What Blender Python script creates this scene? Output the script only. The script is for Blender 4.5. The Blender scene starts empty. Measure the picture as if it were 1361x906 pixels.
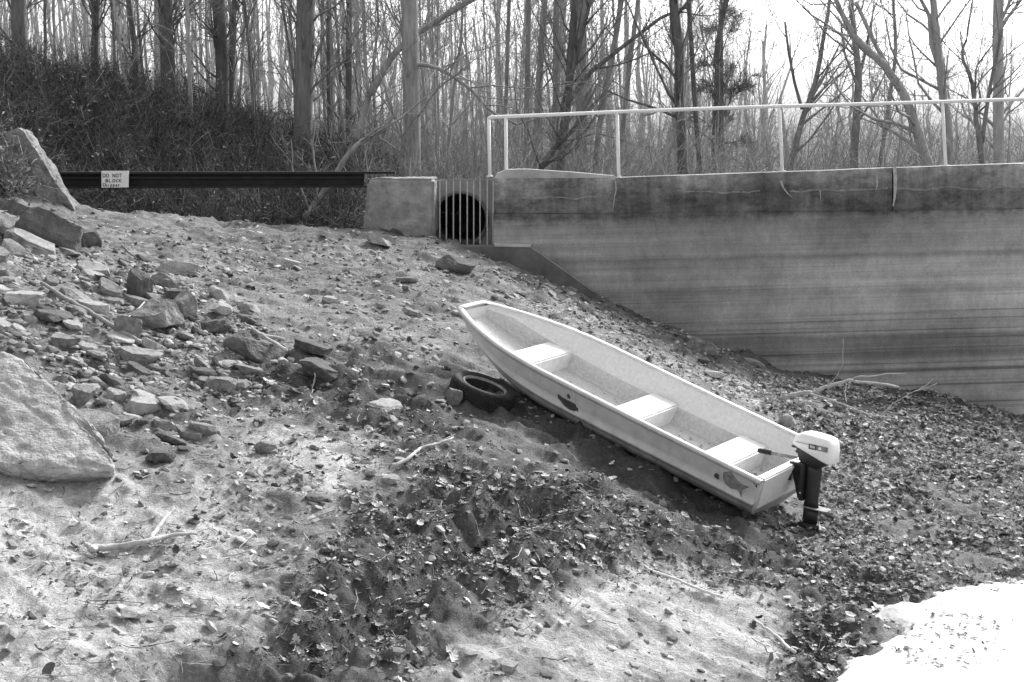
import bpy, bmesh, math, random
import numpy as np
from mathutils import Vector, Matrix

random.seed(7)
RNG = np.random.default_rng(11)
SC = bpy.context.scene
COL = SC.collection
rad = math.radians

# ------------------------------------------------------------------ camera
F, CX, CY = 1890.0, 680.5, 453.0           # focal length and centre in photograph pixels
PITCH, ROLL = rad(90 - 7.93), -0.022
def Rx(a):
    c, s = math.cos(a), math.sin(a); return np.array([[1, 0, 0], [0, c, -s], [0, s, c]])
def Ry(a):
    c, s = math.cos(a), math.sin(a); return np.array([[c, 0, s], [0, 1, 0], [-s, 0, c]])
def Rz(a):
    c, s = math.cos(a), math.sin(a); return np.array([[c, -s, 0], [s, c, 0], [0, 0, 1]])
CR = Rx(PITCH) @ Rz(ROLL)
cam = bpy.data.objects.new('camera', bpy.data.cameras.new('camera'))
COL.objects.link(cam)
M4 = Matrix.Identity(4)
for i in range(3):
    for j in range(3):
        M4[i][j] = CR[i, j]
cam.matrix_world = M4
cam.data.sensor_width = 36.0
cam.data.lens = 36.0 * F / 1361.0
cam.data.clip_end = 2000
cam.data.clip_start = 0.1
SC.camera = cam

# ------------------------------------------------------------------ sky, sun, exposure
SUN_EL, SUN_AZ = 38.0, 36.0                # azimuth measured from straight ahead (+Y) towards the right (+X)
world = bpy.data.worlds.new('World'); SC.world = world; world.use_nodes = True
nt = world.node_tree; nt.nodes.clear()
sky = nt.nodes.new('ShaderNodeTexSky'); sky.sky_type = 'NISHITA'; sky.sun_disc = False
sky.sun_elevation = rad(SUN_EL); sky.sun_rotation = rad(SUN_AZ)
sky.air_density = 1.5; sky.dust_density = 4.0; sky.ozone_density = 1.0
bw = nt.nodes.new('ShaderNodeRGBToBW')      # black-and-white film
bg = nt.nodes.new('ShaderNodeBackground'); bg.inputs[1].default_value = 0.11
wo = nt.nodes.new('ShaderNodeOutputWorld')
nt.links.new(sky.outputs[0], bw.inputs[0]); nt.links.new(bw.outputs[0], bg.inputs[0]); nt.links.new(bg.outputs[0], wo.inputs[0])
sl = bpy.data.lights.new('sun', 'SUN'); sl.energy = 1.5; sl.angle = rad(10)
sun = bpy.data.objects.new('sun', sl); COL.objects.link(sun)
sd = Vector((math.sin(rad(SUN_AZ)) * math.cos(rad(SUN_EL)), math.cos(rad(SUN_AZ)) * math.cos(rad(SUN_EL)), math.sin(rad(SUN_EL))))
sun.rotation_euler = sd.to_track_quat('Z', 'Y').to_euler()
sun.location = sd * 60
SC.view_settings.view_transform = 'Standard'; SC.view_settings.look = 'None'
SC.view_settings.gamma = 1.0; SC.view_settings.use_curve_mapping = False
SC.view_settings.exposure = 1.6

# ------------------------------------------------------------------ helpers
def P(px, py, y):
    v = CR @ np.array([(px - CX) / F, -(py - CY) / F, -1.0])
    return v * (y / v[1])
def Pv(px, py, y):
    px, py, y = np.broadcast_arrays(np.asarray(px, float), np.asarray(py, float), np.asarray(y, float))
    v = np.stack([(px - CX) / F, -(py - CY) / F, -np.ones_like(px)], -1) @ CR.T
    return v * (y / v[..., 1])[..., None]
def proj(p):
    q = p @ CR
    return CX + F * q[..., 0] / -q[..., 2], CY - F * q[..., 1] / -q[..., 2]

def _hash(ix, iy, s):
    n = (ix * 374761393 + iy * 668265263 + s * 2147483647 + 12345).astype(np.int64)
    n = (n ^ (n >> 13)) * 1274126177 & 0x7fffffff
    return ((n ^ (n >> 16)) & 0xffff) / 65535.0
def noise(x, y, s=0):
    ix, iy = np.floor(x).astype(np.int64), np.floor(y).astype(np.int64)
    fx, fy = x - ix, y - iy
    fx = fx * fx * (3 - 2 * fx); fy = fy * fy * (3 - 2 * fy)
    a, b, c, d = _hash(ix, iy, s), _hash(ix + 1, iy, s), _hash(ix, iy + 1, s), _hash(ix + 1, iy + 1, s)
    return (a * (1 - fx) + b * fx) * (1 - fy) + (c * (1 - fx) + d * fx) * fy - 0.5
def fbm(x, y, o=4, s=0, g=0.5):
    t, a = 0, 1.0
    for k in range(o):
        t = t + a * noise(x * 2 ** k + 17.3 * k, y * 2 ** k - 9.1 * k, s + k); a *= g
    return t
def inpoly(px, py, poly):
    r = np.zeros(np.shape(px), bool)
    n = len(poly); j = n - 1
    for i in range(n):
        xi, yi = poly[i]; xj, yj = poly[j]
        if yi != yj:
            r ^= ((yi > py) != (yj > py)) & (px < (xj - xi) * (py - yi) / (yj - yi) + xi)
        j = i
    return r

def mesh_np(name, V, F3=None, F4=None, smooth=False):
    me = bpy.data.meshes.new(name)
    V = np.asarray(V, np.float32).reshape(-1, 3)
    parts, sizes = [], []
    for Fk, k in ((F3, 3), (F4, 4)):
        if Fk is not None and len(Fk):
            Fk = np.asarray(Fk, np.int32).reshape(-1, k); parts.append(Fk.ravel()); sizes.append(np.full(len(Fk), k, np.int32))
    loops = np.concatenate(parts); sizes = np.concatenate(sizes)
    me.vertices.add(len(V)); me.vertices.foreach_set('co', V.ravel())
    me.loops.add(len(loops)); me.loops.foreach_set('vertex_index', loops)
    me.polygons.add(len(sizes))
    me.polygons.foreach_set('loop_start', np.concatenate([[0], np.cumsum(sizes)[:-1]]).astype(np.int32))
    me.polygons.foreach_set('loop_total', sizes)
    me.polygons.foreach_set('use_smooth', np.full(len(sizes), smooth))
    me.update(calc_edges=True); me.validate()
    return me
def link(name, me, mat=None, parent=None):
    o = bpy.data.objects.new(name, me); COL.objects.link(o)
    if mat is not None and me is not None and not me.materials:
        me.materials.append(mat)
    if parent is not None:
        o.parent = parent
    return o
def tag(o, label=None, cat=None, group=None, kind=None):
    for k, v in (('label', label), ('category', cat), ('group', group), ('kind', kind)):
        if v:
            o[k] = v
    return o
def empty(name, loc=(0, 0, 0)):
    o = bpy.data.objects.new(name, None); COL.objects.link(o); o.location = loc; o.empty_display_size = .1
    return o
def from_bm(name, bm, mat, parent=None, smooth=False):
    bmesh.ops.recalc_face_normals(bm, faces=bm.faces)
    me = bpy.data.meshes.new(name); bm.to_mesh(me); bm.free()
    if smooth:
        for p in me.polygons: p.use_smooth = True
    return link(name, me, mat, parent)

class Geo:
    """collects vertices and faces for one mesh"""
    def __init__(s): s.V, s.T, s.Q, s.n = [], [], [], 0
    def add(s, V, T=None, Q=None):
        V = np.asarray(V, float).reshape(-1, 3)
        if T is not None and len(T): s.T.append(np.asarray(T, np.int64).reshape(-1, 3) + s.n)
        if Q is not None and len(Q): s.Q.append(np.asarray(Q, np.int64).reshape(-1, 4) + s.n)
        s.V.append(V); s.n += len(V)
    def tubes(s, Pp, r, n=3, cap=True):
        """Pp (k,m,3) polylines, r (k,m) radii"""
        Pp = np.asarray(Pp, float); r = np.asarray(r, float)
        if Pp.ndim == 2: Pp = Pp[None]; r = r[None]
        k, m, _ = Pp.shape
        T = np.gradient(Pp, axis=1); T /= np.linalg.norm(T, axis=2, keepdims=True) + 1e-9
        ref = np.where(np.abs(T[..., 2:3]) > .9, np.array([1., 0, 0]), np.array([0, 0, 1.]))
        A = np.cross(T, ref); A /= np.linalg.norm(A, axis=2, keepdims=True) + 1e-9
        B = np.cross(T, A)
        th = np.arange(n) * 2 * np.pi / n
        V = Pp[:, :, None] + r[:, :, None, None] * (A[:, :, None] * np.cos(th)[:, None] + B[:, :, None] * np.sin(th)[:, None])
        i = np.arange(k)[:, None, None] * m * n; j = np.arange(m - 1)[None, :, None] * n; t = np.arange(n)[None, None]
        a = i + j + t; b = i + j + (t + 1) % n
        Q = np.stack([a, b, b + n, a + n], -1).reshape(-1, 4)
        Tt = None
        if cap and n > 3:
            e = np.arange(k)[:, None] * m * n
            fan = np.stack([np.zeros(n - 2, int), np.arange(1, n - 1), np.arange(2, n)], -1)
            Tt = np.concatenate([(e[:, :, None] + fan[None, :, ::-1]).reshape(-1, 3), (e[:, :, None] + (m - 1) * n + fan[None]).reshape(-1, 3)])
        s.add(V, Tt, Q)
    def box(s, x0, x1, y0, y1, z0, z1):
        V = [(x, y, z) for x in (x0, x1) for y in (y0, y1) for z in (z0, z1)]
        s.add(V, Q=[(0, 1, 3, 2), (4, 6, 7, 5), (0, 4, 5, 1), (2, 3, 7, 6), (0, 2, 6, 4), (1, 5, 7, 3)])
    def prism(s, pts, dvec):
        """polygon pts (n,3) extruded by dvec"""
        pts = np.asarray(pts, float); n = len(pts)
        V = np.concatenate([pts, pts + np.asarray(dvec)])
        Q = [(i, (i + 1) % n, n + (i + 1) % n, n + i) for i in range(n)]
        fan = [(0, i, i + 1) for i in range(1, n - 1)]
        s.add(V, [f[::-1] for f in fan] + [tuple(n + q for q in f) for f in fan], Q)
    def build(s, name, mat, parent=None, smooth=False):
        me = mesh_np(name, np.concatenate(s.V), np.concatenate(s.T) if s.T else None, np.concatenate(s.Q) if s.Q else None, smooth)
        return link(name, me, mat, parent)

# ------------------------------------------------------------------ materials (black-and-white film: every colour is a grey)
def mat(name, g, var=.25, scale=8., rough=.9, bump=0., bscale=40., island=0., spec=.2, stretch=None, detail=8):
    m = bpy.data.materials.new(name); m.use_nodes = True
    n, l = m.node_tree.nodes, m.node_tree.links
    b = n['Principled BSDF']; b.inputs['Roughness'].default_value = rough
    b.inputs['Specular IOR Level'].default_value = spec
    tc = n.new('ShaderNodeTexCoord'); src = tc.outputs['Object']
    if stretch:
        mp = n.new('ShaderNodeMapping'); mp.inputs['Scale'].default_value = stretch; l.new(src, mp.inputs[0]); src = mp.outputs[0]
    t = n.new('ShaderNodeTexNoise'); t.inputs['Scale'].default_value = scale; t.inputs['Detail'].default_value = detail; t.inputs['Roughness'].default_value = .65
    l.new(src, t.inputs['Vector'])
    mr = n.new('ShaderNodeMapRange'); mr.inputs[1].default_value = .3; mr.inputs[2].default_value = .7
    mr.inputs[3].default_value = g * (1 - var); mr.inputs[4].default_value = g * (1 + var)
    l.new(t.outputs[0], mr.inputs[0]); out = mr.outputs[0]
    if island:
        ge = n.new('ShaderNodeNewGeometry'); m2 = n.new('ShaderNodeMapRange')
        m2.inputs[3].default_value = 1 - island; m2.inputs[4].default_value = 1 + island
        l.new(ge.outputs['Random Per Island'], m2.inputs[0])
        mu = n.new('ShaderNodeMath'); mu.operation = 'MULTIPLY'; l.new(out, mu.inputs[0]); l.new(m2.outputs[0], mu.inputs[1]); out = mu.outputs[0]
    l.new(out, b.inputs['Base Color'])
    if bump:
        t2 = n.new('ShaderNodeTexNoise'); t2.inputs['Scale'].default_value = bscale; t2.inputs['Detail'].default_value = 6
        l.new(tc.outputs['Object'], t2.inputs['Vector'])
        bp = n.new('ShaderNodeBump'); bp.inputs['Strength'].default_value = bump; bp.inputs['Distance'].default_value = .02
        l.new(t2.outputs[0], bp.inputs['Height']); l.new(bp.outputs[0], b.inputs['Normal'])
    return m

M_rock = mat('rock_stone', .22, .45, 5, .9, .9, 30)
M_rockd = mat('dark_rock', .11, .4, 5, .9, .9, 30)
M_rockl = mat('pale_rock', .33, .25, 5, .9, .7, 30)
M_pebble = mat('pebble_stone', .24, .2, 3, .9, 0, island=.7)
M_leaf = mat('dead_leaf', .30, .3, 30, .7, 0, island=.9)
M_leafp = mat('pale_dead_leaf', .50, .2, 30, .7, 0, island=.35)
M_stick = mat('bare_wood', .40, .3, 14, .8, .3, 60)
M_straw = mat('dry_straw', .30, .2, 10, .8, 0, island=.8)
M_bark = mat('bark', .13, .4, 4, .95, .8, 14, stretch=(3, 3, .5))
M_barkm = mat('grey_bark', .19, .4, 4, .95, .8, 14, stretch=(3, 3, .5))
M_barkl = mat('pale_bark', .40, .3, 4, .95, .6, 14, stretch=(3, 3, .5))
M_twig = mat('twig_bark', .22, .3, 4, .95, 0)
M_brush = mat('brush_stem', .095, .55, .7, .95, 0, island=.8)
M_brushleaf = mat('brush_leaf', .065, .6, .9, .9, 0, island=.95)
M_pine = mat('pine_needle', .14, .3, 6, .9, 0)
M_paint = mat('white_paint', .80, .08, 20, .5)
M_steel = mat('black_steel', .022, .4, 6, .6)
M_steelb = mat('bar_steel', .42, .3, 20, .7)
M_gel = mat('white_gelcoat', .56, .16, 5, .4, spec=.4)
M_gelin = mat('white_interior', .66, .12, 28, .5, spec=.35)
M_seat = mat('seat_white', .68, .14, 14, .5, spec=.3)
M_mark = mat('dark_marking', .085, .5, 30, .6)
M_markg = mat('grey_marking', .24, .5, 24, .6)
M_rubber = mat('tyre_rubber', .030, .4, 20, .75, .2, 60)
M_motor = mat('motor_black', .022, .3, 20, .45, spec=.4)
M_motorw = mat('cowl_white', .82, .03, 12, .3, spec=.5)
M_alu = mat('aluminium', .45, .2, 20, .4, spec=.5)
M_sign = mat('sign_board', .78, .04, 20, .6)
M_ink = mat('sign_ink', .16, .2, 30, .7)
M_snow = mat('snow', .50, .10, 2.2, .8, .6, 18)

# concrete of the dam: stain bands left by the water, darker parapet, streaks
def wall_material():
    m = bpy.data.materials.new('stained_concrete'); m.use_nodes = True
    n, l = m.node_tree.nodes, m.node_tree.links
    b = n['Principled BSDF']; b.inputs['Roughness'].default_value = .9; b.inputs['Specular IOR Level'].default_value = .2
    tc = n.new('ShaderNodeTexCoord'); sep = n.new('ShaderNodeSeparateXYZ'); l.new(tc.outputs['Object'], sep.inputs[0])
    def nz(scale, vec, detail=6, rough=.6):
        mp = n.new('ShaderNodeMapping'); mp.inputs['Scale'].default_value = vec; l.new(tc.outputs['Object'], mp.inputs[0])
        t = n.new('ShaderNodeTexNoise'); t.inputs['Scale'].default_value = scale; t.inputs['Detail'].default_value = detail; t.inputs['Roughness'].default_value = rough
        l.new(mp.outputs[0], t.inputs[0]); return t.outputs[0]
    def rng(v, a, b_, c, d):
        r = n.new('ShaderNodeMapRange'); l.new(v, r.inputs[0])
        for i, x in enumerate((a, b_, c, d)): r.inputs[i + 1].default_value = x
        return r.outputs[0]
    def op(o, a, b_):
        t = n.new('ShaderNodeMath'); t.operation = o
        for i, v in enumerate((a, b_)):
            if isinstance(v, (int, float)): t.inputs[i].default_value = v
            else: l.new(v, t.inputs[i])
        return t.outputs[0]
    # height profile, wobbling a little along the wall
    zz = op('ADD', sep.outputs[2], op('MULTIPLY', op('SUBTRACT', nz(.5, (1, 1, .3), 3), .5), .16))
    cr = n.new('ShaderNodeValToRGB'); cr.color_ramp.interpolation = 'LINEAR'
    l.new(rng(zz, -5.2, -.4, 0, 1), cr.inputs[0])
    el = cr.color_ramp.elements
    stops = [(-5.2, .25), (-4.1, .23), (-4.02, .16), (-3.96, .22), (-3.82, .18), (-3.74, .11), (-3.62, .16), (-3.42, .12), (-3.34, .21), (-2.75, .25), (-2.6, .20), (-2.5, .25), (-2.15, .24), (-2.02, .15), (-1.93, .22), (-1.6, .18), (-1.36, .13), (-1.28, .075), (-1.0, .085), (-.8, .12), (-.62, .17), (-.4, .24)]
    while len(el) < len(stops): el.new(.5)
    for e, (z, g) in zip(el, stops):
        e.position = (z + 5.2) / 4.8; e.color = (g, g, g, 1)
    streak = rng(nz(6, (.03, .03, 2.2), 5, .7), .35, .68, .84, 1.12)      # horizontal water lines
    fine = rng(nz(9, (.012, .012, 3.2), 3, .55), .54, .66, 1.0, .52)             # thin sharp waterlines
    lowz = rng(op('ADD', zz, op('MULTIPLY', op('SUBTRACT', nz(.4, (1, 1, 1.5), 2), .5), 1.2)), -3.1, -2.6, 1, .25)
    lines = op('ADD', op('MULTIPLY', op('SUBTRACT', fine, 1.0), lowz), 1.0)
    mott = rng(nz(2.6, (1, 1, 1.6), 8, .75), .36, .64, .55, 1.6)
    drip = rng(nz(3, (2.2, 2.2, .12), 4, .6), .35, .7, .75, 1.2)         # vertical runs
    blot = rng(nz(.55, (1, 1, 1.3), 5, .6), .3, .7, .6, 1.45)
    grain = op('MULTIPLY', rng(nz(60, (1, 1, 1), 3, .7), .3, .7, .78, 1.22), rng(nz(9, (1, 1, .5), 6, .7), .3, .7, .86, 1.14))
    above = rng(zz, -1.45, -1.3, 0, 1)
    mixf = n.new('ShaderNodeMix'); mixf.data_type = 'FLOAT'; l.new(above, mixf.inputs[0]); l.new(op('MULTIPLY', streak, lines), mixf.inputs[2]); l.new(op('MULTIPLY', drip, mott), mixf.inputs[3])
    v = op('MULTIPLY', op('MULTIPLY', cr.outputs[0], 1.22), mixf.outputs[0]); v = op('MULTIPLY', v, blot); v = op('MULTIPLY', v, grain)
    left = rng(sep.outputs[0], -.2, 1.4, 1.35, 1.0); v = op('MULTIPLY', v, left)
    right = rng(sep.outputs[0], 3.5, 8.5, 1.12, 1.5); v = op('MULTIPLY', v, right)  # haze painted in: wall colour lightens towards the right
    l.new(v, b.inputs['Base Color'])
    bp = n.new('ShaderNodeBump'); bp.inputs['Strength'].default_value = .4; bp.inputs['Distance'].default_value = .02
    l.new(nz(14, (1, 1, 1), 6), bp.inputs['Height']); l.new(bp.outputs[0], b.inputs['Normal'])
    return m
M_wall = wall_material()
M_conc = mat('plain_concrete', .26, .3, 2.5, .9, .4, 20)
M_concl = mat('pale_concrete', .42, .3, 2.5, .9, .5, 20)
M_concd = mat('dark_concrete', .13, .4, 2.5, .9, .5, 20)

def ground_material():
    m = bpy.data.materials.new('lake_bank_soil'); m.use_nodes = True
    n, l = m.node_tree.nodes, m.node_tree.links
    b = n['Principled BSDF']; b.inputs['Roughness'].default_value = .95; b.inputs['Specular IOR Level'].default_value = .1
    tc = n.new('ShaderNodeTexCoord'); at = n.new('ShaderNodeAttribute'); at.attribute_name = 'zone'
    def nz(scale, detail=8, rough=.7):
        t = n.new('ShaderNodeTexNoise'); t.inputs['Scale'].default_value = scale; t.inputs['Detail'].default_value = detail; t.inputs['Roughness'].default_value = rough
        l.new(tc.outputs['Object'], t.inputs[0]); return t.outputs[0]
    ad = n.new('ShaderNodeMath'); ad.operation = 'MULTIPLY_ADD'; l.new(nz(5), ad.inputs[0]); ad.inputs[1].default_value = .5
    l.new(at.outputs['Fac'], ad.inputs[2])
    cr = n.new('ShaderNodeValToRGB'); l.new(ad.outputs[0], cr.inputs[0])
    el = cr.color_ramp.elements
    el.new(.5)
    el.new(.75)
    for e, (p, g) in zip(el, ((.2, .04), (.5, .15), (.8, .29), (1.0, .50))):
        e.position = min(p, 1); e.color = (g, g, g, 1)
    mr = n.new('ShaderNodeMapRange'); l.new(nz(34, 6, .75), mr.inputs[0])
    for i, x in enumerate((.3, .7, .64, 1.36)): mr.inputs[i + 1].default_value = x
    mu = n.new('ShaderNodeMath'); mu.operation = 'MULTIPLY'; l.new(cr.outputs[0], mu.inputs[0]); l.new(mr.outputs[0], mu.inputs[1])
    l.new(mu.outputs[0], b.inputs['Base Color'])
    bp = n.new('ShaderNodeBump'); bp.inputs['Strength'].default_value = 1.; bp.inputs['Distance'].default_value = .032
    l.new(nz(45, 6, .7), bp.inputs['Height']); l.new(bp.outputs[0], b.inputs['Normal'])
    return m
M_ground = ground_material()

# ------------------------------------------------------------------ the ground: surveyed points (seen pixel, distance) -> heights
SURV = {0: [(906, 8.0), (760, 9.2), (640, 10.5), (540, 12), (440, 13.6), (340, 16), (290, 18.5)],
        340: [(906, 8.3), (760, 9.6), (640, 11.2), (540, 13), (440, 15.6), (360, 19), (312, 22.5)],
        680: [(906, 8.6), (800, 9.6), (700, 11), (600, 12.8), (540, 14.2), (420, 18), (348, 23.6)],
        850: [(906, 8.9), (700, 11.6), (650, 12.9), (470, 19.5), (418, 24)],
        1020: [(906, 9.4), (760, 11.6), (705, 12.8), (600, 16.2), (515, 21), (487, 24)],
        1200: [(906, 9.7), (780, 11.6), (700, 13.6), (600, 17.3), (535, 22), (520, 24.2)],
        1361: [(906, 10), (780, 12), (680, 14.6), (600, 18.5), (565, 22.5), (553, 24.5)]}
cp = [P(px, py, y) for px, L in SURV.items() for py, y in L]
cp += [P(130, 291, 22), P(490, 313, 23.2), P(60, 284, 21.5), P(230, 300, 22.3)]
cp += [np.array(t, float) for t in ((-8, 9, -1.5), (-9, 16, .0), (-10, 22, .4), (8, 9, -4.3), (12, 16, -5), (14, 24, -5.9), (0, 4, -3.0), (-4, 4, -2.5), (4, 4, -3.6), (0, 0, -1.65), (-6, 0, -1.4), (6, 0, -2.6), (20, 12, -6.5))]
cp = np.array(cp)
def _tps(r2): return np.where(r2 > 1e-9, r2 * np.log(r2 + 1e-12), 0)
_n = len(cp)
_A = np.zeros((_n + 3, _n + 3))
_d2 = ((cp[:, None, :2] - cp[None, :, :2]) ** 2).sum(-1)
_A[:_n, :_n] = _tps(_d2) + np.eye(_n) * .6
_A[:_n, _n] = 1; _A[:_n, _n + 1:] = cp[:, :2]; _A[_n, :_n] = 1; _A[_n + 1:, :_n] = cp[:, :2].T
_w = np.linalg.solve(_A, np.concatenate([cp[:, 2], np.zeros(3)]))
def sm(a, b, x):
    t = np.clip((x - a) / (b - a), 0, 1); return t * t * (3 - 2 * t)
def bank(x, y):
    x = np.clip(x, -14, 16); y = np.clip(y, -3, 25)
    out = np.zeros(np.shape(x)) + _w[_n] + _w[_n + 1] * x + _w[_n + 2] * y
    for i in range(_n):
        out = out + _w[i] * _tps((x - cp[i, 0]) ** 2 + (y - cp[i, 1]) ** 2)
    return out
def back(x, y):
    h = np.interp(x, [-40, -22, -14, -11, -8, -5, -2, 2, 60], [4.5, 3.4, 2.1, 1.5, .75, -.35, -1.2, -1.3, -1.3])
    g = np.interp(x, [-16, -10.5, -8, -1, 0, 3], [1.0, -.6, -1.9, -2.1, -1.6, -1.25])
    z = g + (h - g) * sm(25.5, 36, y)
    z = z + .25 * fbm(x * .25, y * .25, 3, 40)
    return z - 1.2 * sm(60, 200, y) * sm(-10, 10, x)
def base(x, y):
    x = np.asarray(x, float); y = np.asarray(y, float)
    # low patch by the camera side stays as surveyed; the woods' floor lies behind the wall and the crest
    edge = np.interp(x, [-12, -8.5, -2.6, -2.4, 0], [21.8, 22.6, 23.6, 24.45, 24.45])
    b = bank(x, y)
    b = b + .10 * fbm(x * .9, y * .9, 3, 3)
    t = sm(0, 1, (y - edge) / .9)
    return b * (1 - t) + back(x, y) * t
def relief(x, y, dark=0):
    r = .045 * fbm(x * 2.6, y * 2.6 + .8 * x, 3, 9) + .028 * fbm(x * 7, y * 9 + 2 * x, 3, 21) + .024 * fbm(x * 20, y * 24, 3, 31)
    # small erosion steps running across the slope
    q = (x * .55 + y * .9) * 2.1 + 1.4 * fbm(x * .7, y * .7, 3, 5)
    r = r + .03 * (np.abs((q % 1) - .5) * 2) ** 3
    return r + dark * (.20 * fbm(x * 2.4, y * 3.2, 3, 51) + .10 * fbm(x * 8, y * 10, 3, 57))

FUR = Pv(np.array([250, 340, 400, 455, 500, 545, 600, 660, 720.]), np.array([930, 905, 880, 852, 820, 785, 745, 705, 672.]), np.array([8.2, 8.4, 8.7, 8.95, 9.3, 9.75, 10.35, 11.0, 11.6]))[:, :2]
def furrow(x, y):
    """depth of the eroded runnel that drains the hollow"""
    best = np.full(np.shape(x), 9.0); fade = np.zeros(np.shape(x))
    xx = x + .22 * fbm(x * 2.2, y * 2.2, 3, 400); yy = y + .22 * fbm(x * 2.2, y * 2.2, 3, 410)
    for k in range(len(FUR) - 1):
        a, b = FUR[k], FUR[k + 1]; ab = b - a
        t = np.clip(((xx - a[0]) * ab[0] + (yy - a[1]) * ab[1]) / (ab @ ab), 0, 1)
        d = np.hypot(xx - a[0] - t * ab[0], yy - a[1] - t * ab[1]); best = np.minimum(best, d)
    return -.22 * np.exp(-(best / .20) ** 2) + .05 * np.exp(-((best - .42) / .16) ** 2)
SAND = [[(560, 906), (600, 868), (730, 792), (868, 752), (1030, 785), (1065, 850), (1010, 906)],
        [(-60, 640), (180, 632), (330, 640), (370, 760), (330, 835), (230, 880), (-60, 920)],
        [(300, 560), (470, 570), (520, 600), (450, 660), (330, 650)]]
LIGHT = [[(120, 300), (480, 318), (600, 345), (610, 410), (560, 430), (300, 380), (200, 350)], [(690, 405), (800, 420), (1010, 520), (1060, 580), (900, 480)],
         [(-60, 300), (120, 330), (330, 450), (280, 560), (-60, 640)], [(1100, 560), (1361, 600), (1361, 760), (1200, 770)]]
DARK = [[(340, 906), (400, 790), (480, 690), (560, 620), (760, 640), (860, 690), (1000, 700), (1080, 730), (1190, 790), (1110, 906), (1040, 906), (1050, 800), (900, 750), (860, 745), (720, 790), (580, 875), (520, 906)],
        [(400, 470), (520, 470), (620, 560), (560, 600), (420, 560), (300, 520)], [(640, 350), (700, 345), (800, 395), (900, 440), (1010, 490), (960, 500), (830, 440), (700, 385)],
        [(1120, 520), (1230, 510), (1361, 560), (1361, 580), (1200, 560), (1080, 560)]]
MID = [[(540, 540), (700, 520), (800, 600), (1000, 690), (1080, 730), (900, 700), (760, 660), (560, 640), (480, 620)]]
HULL_SHADE = [[(610, 505), (690, 535), (800, 590), (1000, 690), (990, 712), (880, 668), (760, 610), (680, 570), (600, 545)]]
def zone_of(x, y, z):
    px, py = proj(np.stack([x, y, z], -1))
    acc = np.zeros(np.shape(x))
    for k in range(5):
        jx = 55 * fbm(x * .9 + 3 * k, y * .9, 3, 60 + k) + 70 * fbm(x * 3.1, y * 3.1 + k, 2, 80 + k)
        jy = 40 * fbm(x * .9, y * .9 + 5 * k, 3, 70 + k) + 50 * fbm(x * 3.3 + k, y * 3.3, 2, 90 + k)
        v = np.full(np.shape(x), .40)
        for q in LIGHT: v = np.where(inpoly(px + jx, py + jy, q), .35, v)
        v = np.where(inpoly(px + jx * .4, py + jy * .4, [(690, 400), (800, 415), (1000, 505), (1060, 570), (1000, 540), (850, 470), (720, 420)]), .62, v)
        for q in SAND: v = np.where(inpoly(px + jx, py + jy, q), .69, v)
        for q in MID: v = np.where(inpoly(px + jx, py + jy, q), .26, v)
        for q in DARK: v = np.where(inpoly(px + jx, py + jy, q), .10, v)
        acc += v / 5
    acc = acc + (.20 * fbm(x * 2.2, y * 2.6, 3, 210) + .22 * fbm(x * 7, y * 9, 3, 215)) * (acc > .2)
    acc = np.where(inpoly(px, py, HULL_SHADE[0]), np.minimum(acc, .08), acc)  # the boat's shade, painted into the ground as near-black soil
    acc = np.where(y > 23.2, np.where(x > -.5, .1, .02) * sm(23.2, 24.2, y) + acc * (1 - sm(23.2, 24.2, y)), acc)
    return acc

us = np.concatenate([np.arange(-.46, .4601, .0021)])
us = np.concatenate([-np.geomspace(.46, 6, 28)[::-1][:-1], us, np.geomspace(.46, 6, 28)[1:]])
ys = np.concatenate([np.arange(-6, 7, .35), np.arange(7.05, 11, .03), np.arange(11, 26, .05), np.arange(26, 60, .6), np.geomspace(60, 900, 28)])
GX = us[None, :] * np.maximum(ys, 7)[:, None]; GY = np.repeat(ys[:, None], len(us), 1)
gx, gy = GX.ravel(), GY.ravel()
gb = base(gx, gy)
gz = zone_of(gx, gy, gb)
near = sm(6, 7.5, gy) * (1 - sm(24, 27, gy))
gh = gb + near * furrow(gx, gy) + near * relief(gx, gy, np.clip(.5 - gz, 0, .5) * 2)
_r, _c = GX.shape
ii = (np.arange(_r - 1)[:, None] * _c + np.arange(_c - 1)[None]).ravel()
gme = mesh_np('lake_bank_ground', np.stack([gx, gy, gh], 1), None, np.stack([ii, ii + 1, ii + _c + 1, ii + _c], 1), True)
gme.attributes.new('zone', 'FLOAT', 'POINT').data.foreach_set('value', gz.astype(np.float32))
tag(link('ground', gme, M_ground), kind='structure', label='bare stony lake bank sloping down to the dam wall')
# fast height lookup from the grid itself
def G(x, y):
    x = np.asarray(x, float); y = np.asarray(y, float)
    iy = np.clip(np.searchsorted(ys, y) - 1, 0, _r - 2); ty = np.clip((y - ys[iy]) / (ys[iy + 1] - ys[iy]), 0, 1)
    H = gh.reshape(_r, _c)
    def row(j):
        u = x / np.maximum(ys[j], 7); i = np.clip(np.searchsorted(us, u) - 1, 0, _c - 2)
        t = np.clip((u - us[i]) / (us[i + 1] - us[i]), 0, 1)
        return H[j, i] * (1 - t) + H[j, i + 1] * t
    return row(iy) * (1 - ty) + row(iy + 1) * ty
def hit(px, py):
    px = np.asarray(px, float); py = np.asarray(py, float)
    lo = np.full(px.shape, 5.0); yv = np.full(px.shape, 5.0); done = np.zeros(px.shape, bool)
    for y in np.arange(6, 25.5, .06):
        p = Pv(px, py, y); below = (p[..., 2] < G(p[..., 0], p[..., 1])) & ~done
        yv = np.where(below, y - .03, yv); done |= below
    yv = np.where(done, yv, 24.0)
    return Pv(px, py, yv)
def H1(px, py): return hit(np.array([px]), np.array([py]))[0]

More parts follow.
